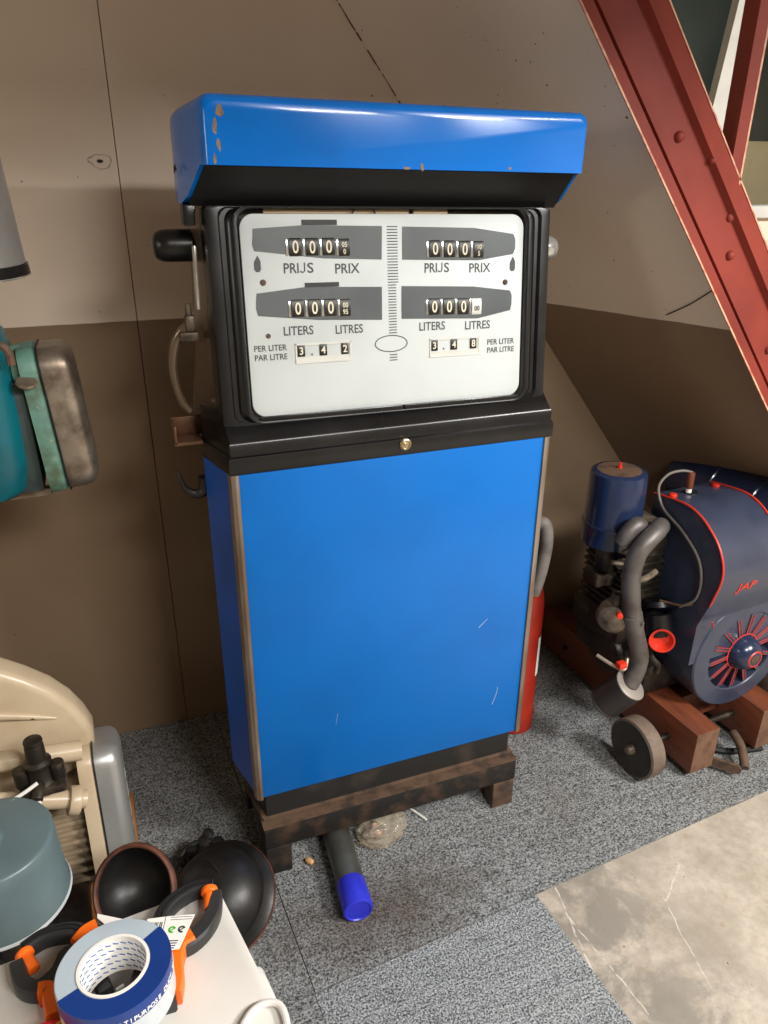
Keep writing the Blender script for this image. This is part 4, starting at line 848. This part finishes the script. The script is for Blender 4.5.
clamp('black and orange spring clamp right of the tape, at the board corner', (-.54, -.69, ZB),
      ([(-.566, -.690), (-.562, -.664), (-.545, -.647), (-.520, -.639), (-.500, -.642)], lambda t: .009-.003*t),
      ([(-.560, -.700), (-.540, -.706), (-.520, -.697), (-.505, -.679), (-.498, -.655)], lambda t: .011-.004*t),
      [([(-.566, -.690), (-.567, -.715), (-.565, -.742), (-.566, -.770)], .0085), ([(-.560, -.69), (-.576, -.703), (-.589, -.725), (-.598, -.755)], .0085)],
      [([(-.532, -.702), (-.546, -.708), (-.553, -.725), (-.554, -.745), (-.558, -.764)], lambda t: .0095-.003*t)],
      [((-.508, -.673), (.12, .9))], (-.561, -.694))
clamp('black and orange spring clamp left of the tape, nearest the board left end', (-.68, -.68, ZB),
      ([(-.642, -.674), (-.650, -.652), (-.667, -.644), (-.688, -.643), (-.708, -.652)], lambda t: .010-.004*t),
      ([(-.646, -.684), (-.662, -.676), (-.672, -.694), (-.690, -.705), (-.706, -.694), (-.713, -.668)], lambda t: .009-.001*t),
      [([(-.642, -.674), (-.638, -.690), (-.632, -.71), (-.625, -.735)], .008)],
      [([(-.690, -.711), (-.680, -.713), (-.678, -.726), (-.677, -.735), (-.676, -.744)], lambda t: .0085-.002*t), ([(-.650, -.670), (-.642, -.660), (-.630, -.656)], .0105)],
      [((-.696, -.681), (-.4, .85))], (-.646, -.676))
# tape roll, lying on the clamp handles
TZ = ZB+.026
tr = thing('tape_roll', 'roll of pale duct tape with a blue label, lying on the white board', 'tape', (-.611, -.757, TZ))
TP = Matrix.Translation((-.611, -.753, TZ)) @ Matrix.Rotation(math.radians(-4), 4, 'X')
RO, RC, TH = .0555, .0345, .046
part('roll', lathe(B(), [(RC, 0), (RO-.001, 0), (RO, .001), (RO, TH-.001), (RO-.001, TH), (RC, TH), (RC, 0)], TP, 72), 'tape_grey', tr)
bm = lathe(B(), [(RC-.0002, -.0003), (RC-.0022, -.0003), (RC-.0024, TH+.0012), (RC+.0006, TH+.0012), (RC+.0008, TH)], TP, 64); core = part('core', bm, 'paper', tr, 'white printed cardboard core')
bm = B()
for r_i in range(5):
    for c in range(26):
        a = 2*PI*c/26+r_i*.07; z = .006+r_i*.0082; sm = TP @ Matrix.Rotation(a, 4, 'Z') @ Matrix.Translation((RC-.0026, 0, z)) @ Matrix.Rotation(.35, 4, 'X'); box(bm, -.0003, .0001, -.0028, .0028, -.0006, .0006, sm)
part('core_print', bm, 'core_blue', core, 'rows of blue dashes')
A0, A1 = math.radians(-158), math.radians(32)
bm = lathe(B(), [(RC+.0012, TH+.0006), (RO+.0006, TH+.0006), (RO+.0008, TH-.0006), (RO+.0008, TH*.62)], TP, 48, A0, A1); lab = part('label_band', bm, 'tape_blue', tr, 'blue paper label')
part('label_lower', lathe(B(), [(RO+.0006, TH*.62), (RO+.0006, .003)], TP, 48, A0, A1), 'tape_side', tr, 'silvery lower label')
bm = B(); sx = 'MULTIPURPOSE DUCT TAPE'
for i, ch in enumerate(sx):
    if ch == ' ': continue
    a = math.radians(-96+i*4.6); fm = TP @ Matrix.Rotation(a, 4, 'Z') @ frame((RO+.001, 0, TH*.66), (0, 1, 0), (0, 0, 1), (1, 0, 0)); text(bm, ch, .0072, fm, .0002, 'CENTER')
part('label_lettering', bm, 'paper', lab, 'MULTIPURPOSE DUCT TAPE in white')
bm = lathe(B(), [(RO+.001, TH*.70), (RO+.001, TH*.35)], TP, 6, math.radians(2), math.radians(16)); part('label_flash', bm, 'label_red', lab, 'red and white flash')
bm = lathe(B(), [(RO+.001, TH*.60), (RO+.001, TH*.42)], TP, 6, math.radians(-150), math.radians(-132)); part('label_patch', bm, 'label_yellow', lab, 'yellow patch')
part('loose_end', box(B(), -.0008, .0008, -.008, .0, .004, TH-.004, TP @ Matrix.Rotation(-1.2, 4, 'Z') @ Matrix.Translation((RC-.012, 0, 0))), 'alu', tr)
# tag on the right clamp
TGm = frame((-.5570, -.6990, ZB+.0285), (.955, -.297, 0), V((.297, .955, 0)), (0, 0, 1))
tag_ = thing('paper_tag', 'white cardboard tag with a barcode and green recycling mark on the right clamp', 'tag', (-.5535, -.693, ZB+.029))
bm = prism(B(), [(-.028, -.006), (-.026, .019), (-.004, .021), (.026, .022), (.016, -.019), (-.008, -.022), (-.015, -.006)], 0, .0008, TGm); part('card', bm, 'paper', tag_)
bm = B()
for k in range(9): x = -.0245+k*.0019; box(bm, x, x+(.0012 if k % 3 else .0006), -.002, .014, .0008, .001, TGm)
for k in range(4): y = -.010-.0028*k; box(bm, -.004, .013-.001*k, y, y+.0012, .0008, .001, TGm)
for k in range(2): y = .016+.003*k; box(bm, .0, .024, y, y+.0006, .0008, .001, TGm)
box(bm, -.0062, -.0056, -.018, .021, .0008, .001, TGm); part('barcode', bm, 'ink', tag_, 'barcode and small grey print')
for xx, mm, nm in ((.004, 'green_mark', 'recycling_mark'), (.0145, 'ink', 'round_mark')):
    bm = B(); lathe(bm, [(.0022, .0008), (.0022, .0011), (.0042, .0011), (.0042, .0008)], TGm @ Matrix.Translation((xx, .004, 0)), 20, .3, 5.2); box(bm, -.003, .003, -.0006, .0006, .0008, .0011, TGm @ Matrix.Translation((xx, .004, 0)) @ Matrix.Rotation(.7, 4, 'Z')); part(nm, bm, mm, tag_)
bm = B(); prism(bm, [(-.632, -.622), (-.604, -.640), (-.609, -.662), (-.632, -.628)], ZB+.0003, ZB+.0010)
solid('paper_scrap', bm, 'paper', 'white paper scrap under the orange piece beside the tape', 'paper')
# red tin
rt = thing('red_tin', 'round red tin lid with yellow lettering at the bottom edge of the board', 'tin', (-.681, -.783, ZB))
part('lid', lathe(B(), [(0, 0), (.030, 0), (.0315, .002), (.0315, .021), (.029, .024), (.0285, .0225), (0, .0225)], Matrix.Translation((-.681, -.780, ZB+.0008)), 40), 'label_red', rt)
bm = B(); text(bm, 'H', .02, frame((-.690, -.768, ZB+.0236), (1, 0, 0), (0, 1, 0), (0, 0, 1)), .0003); text(bm, 'O', .02, frame((-.675, -.768, ZB+.0236), (1, 0, 0), (0, 1, 0), (0, 0, 1)), .0003); part('lid_lettering', bm, 'label_yellow', rt, 'yellow lettering')
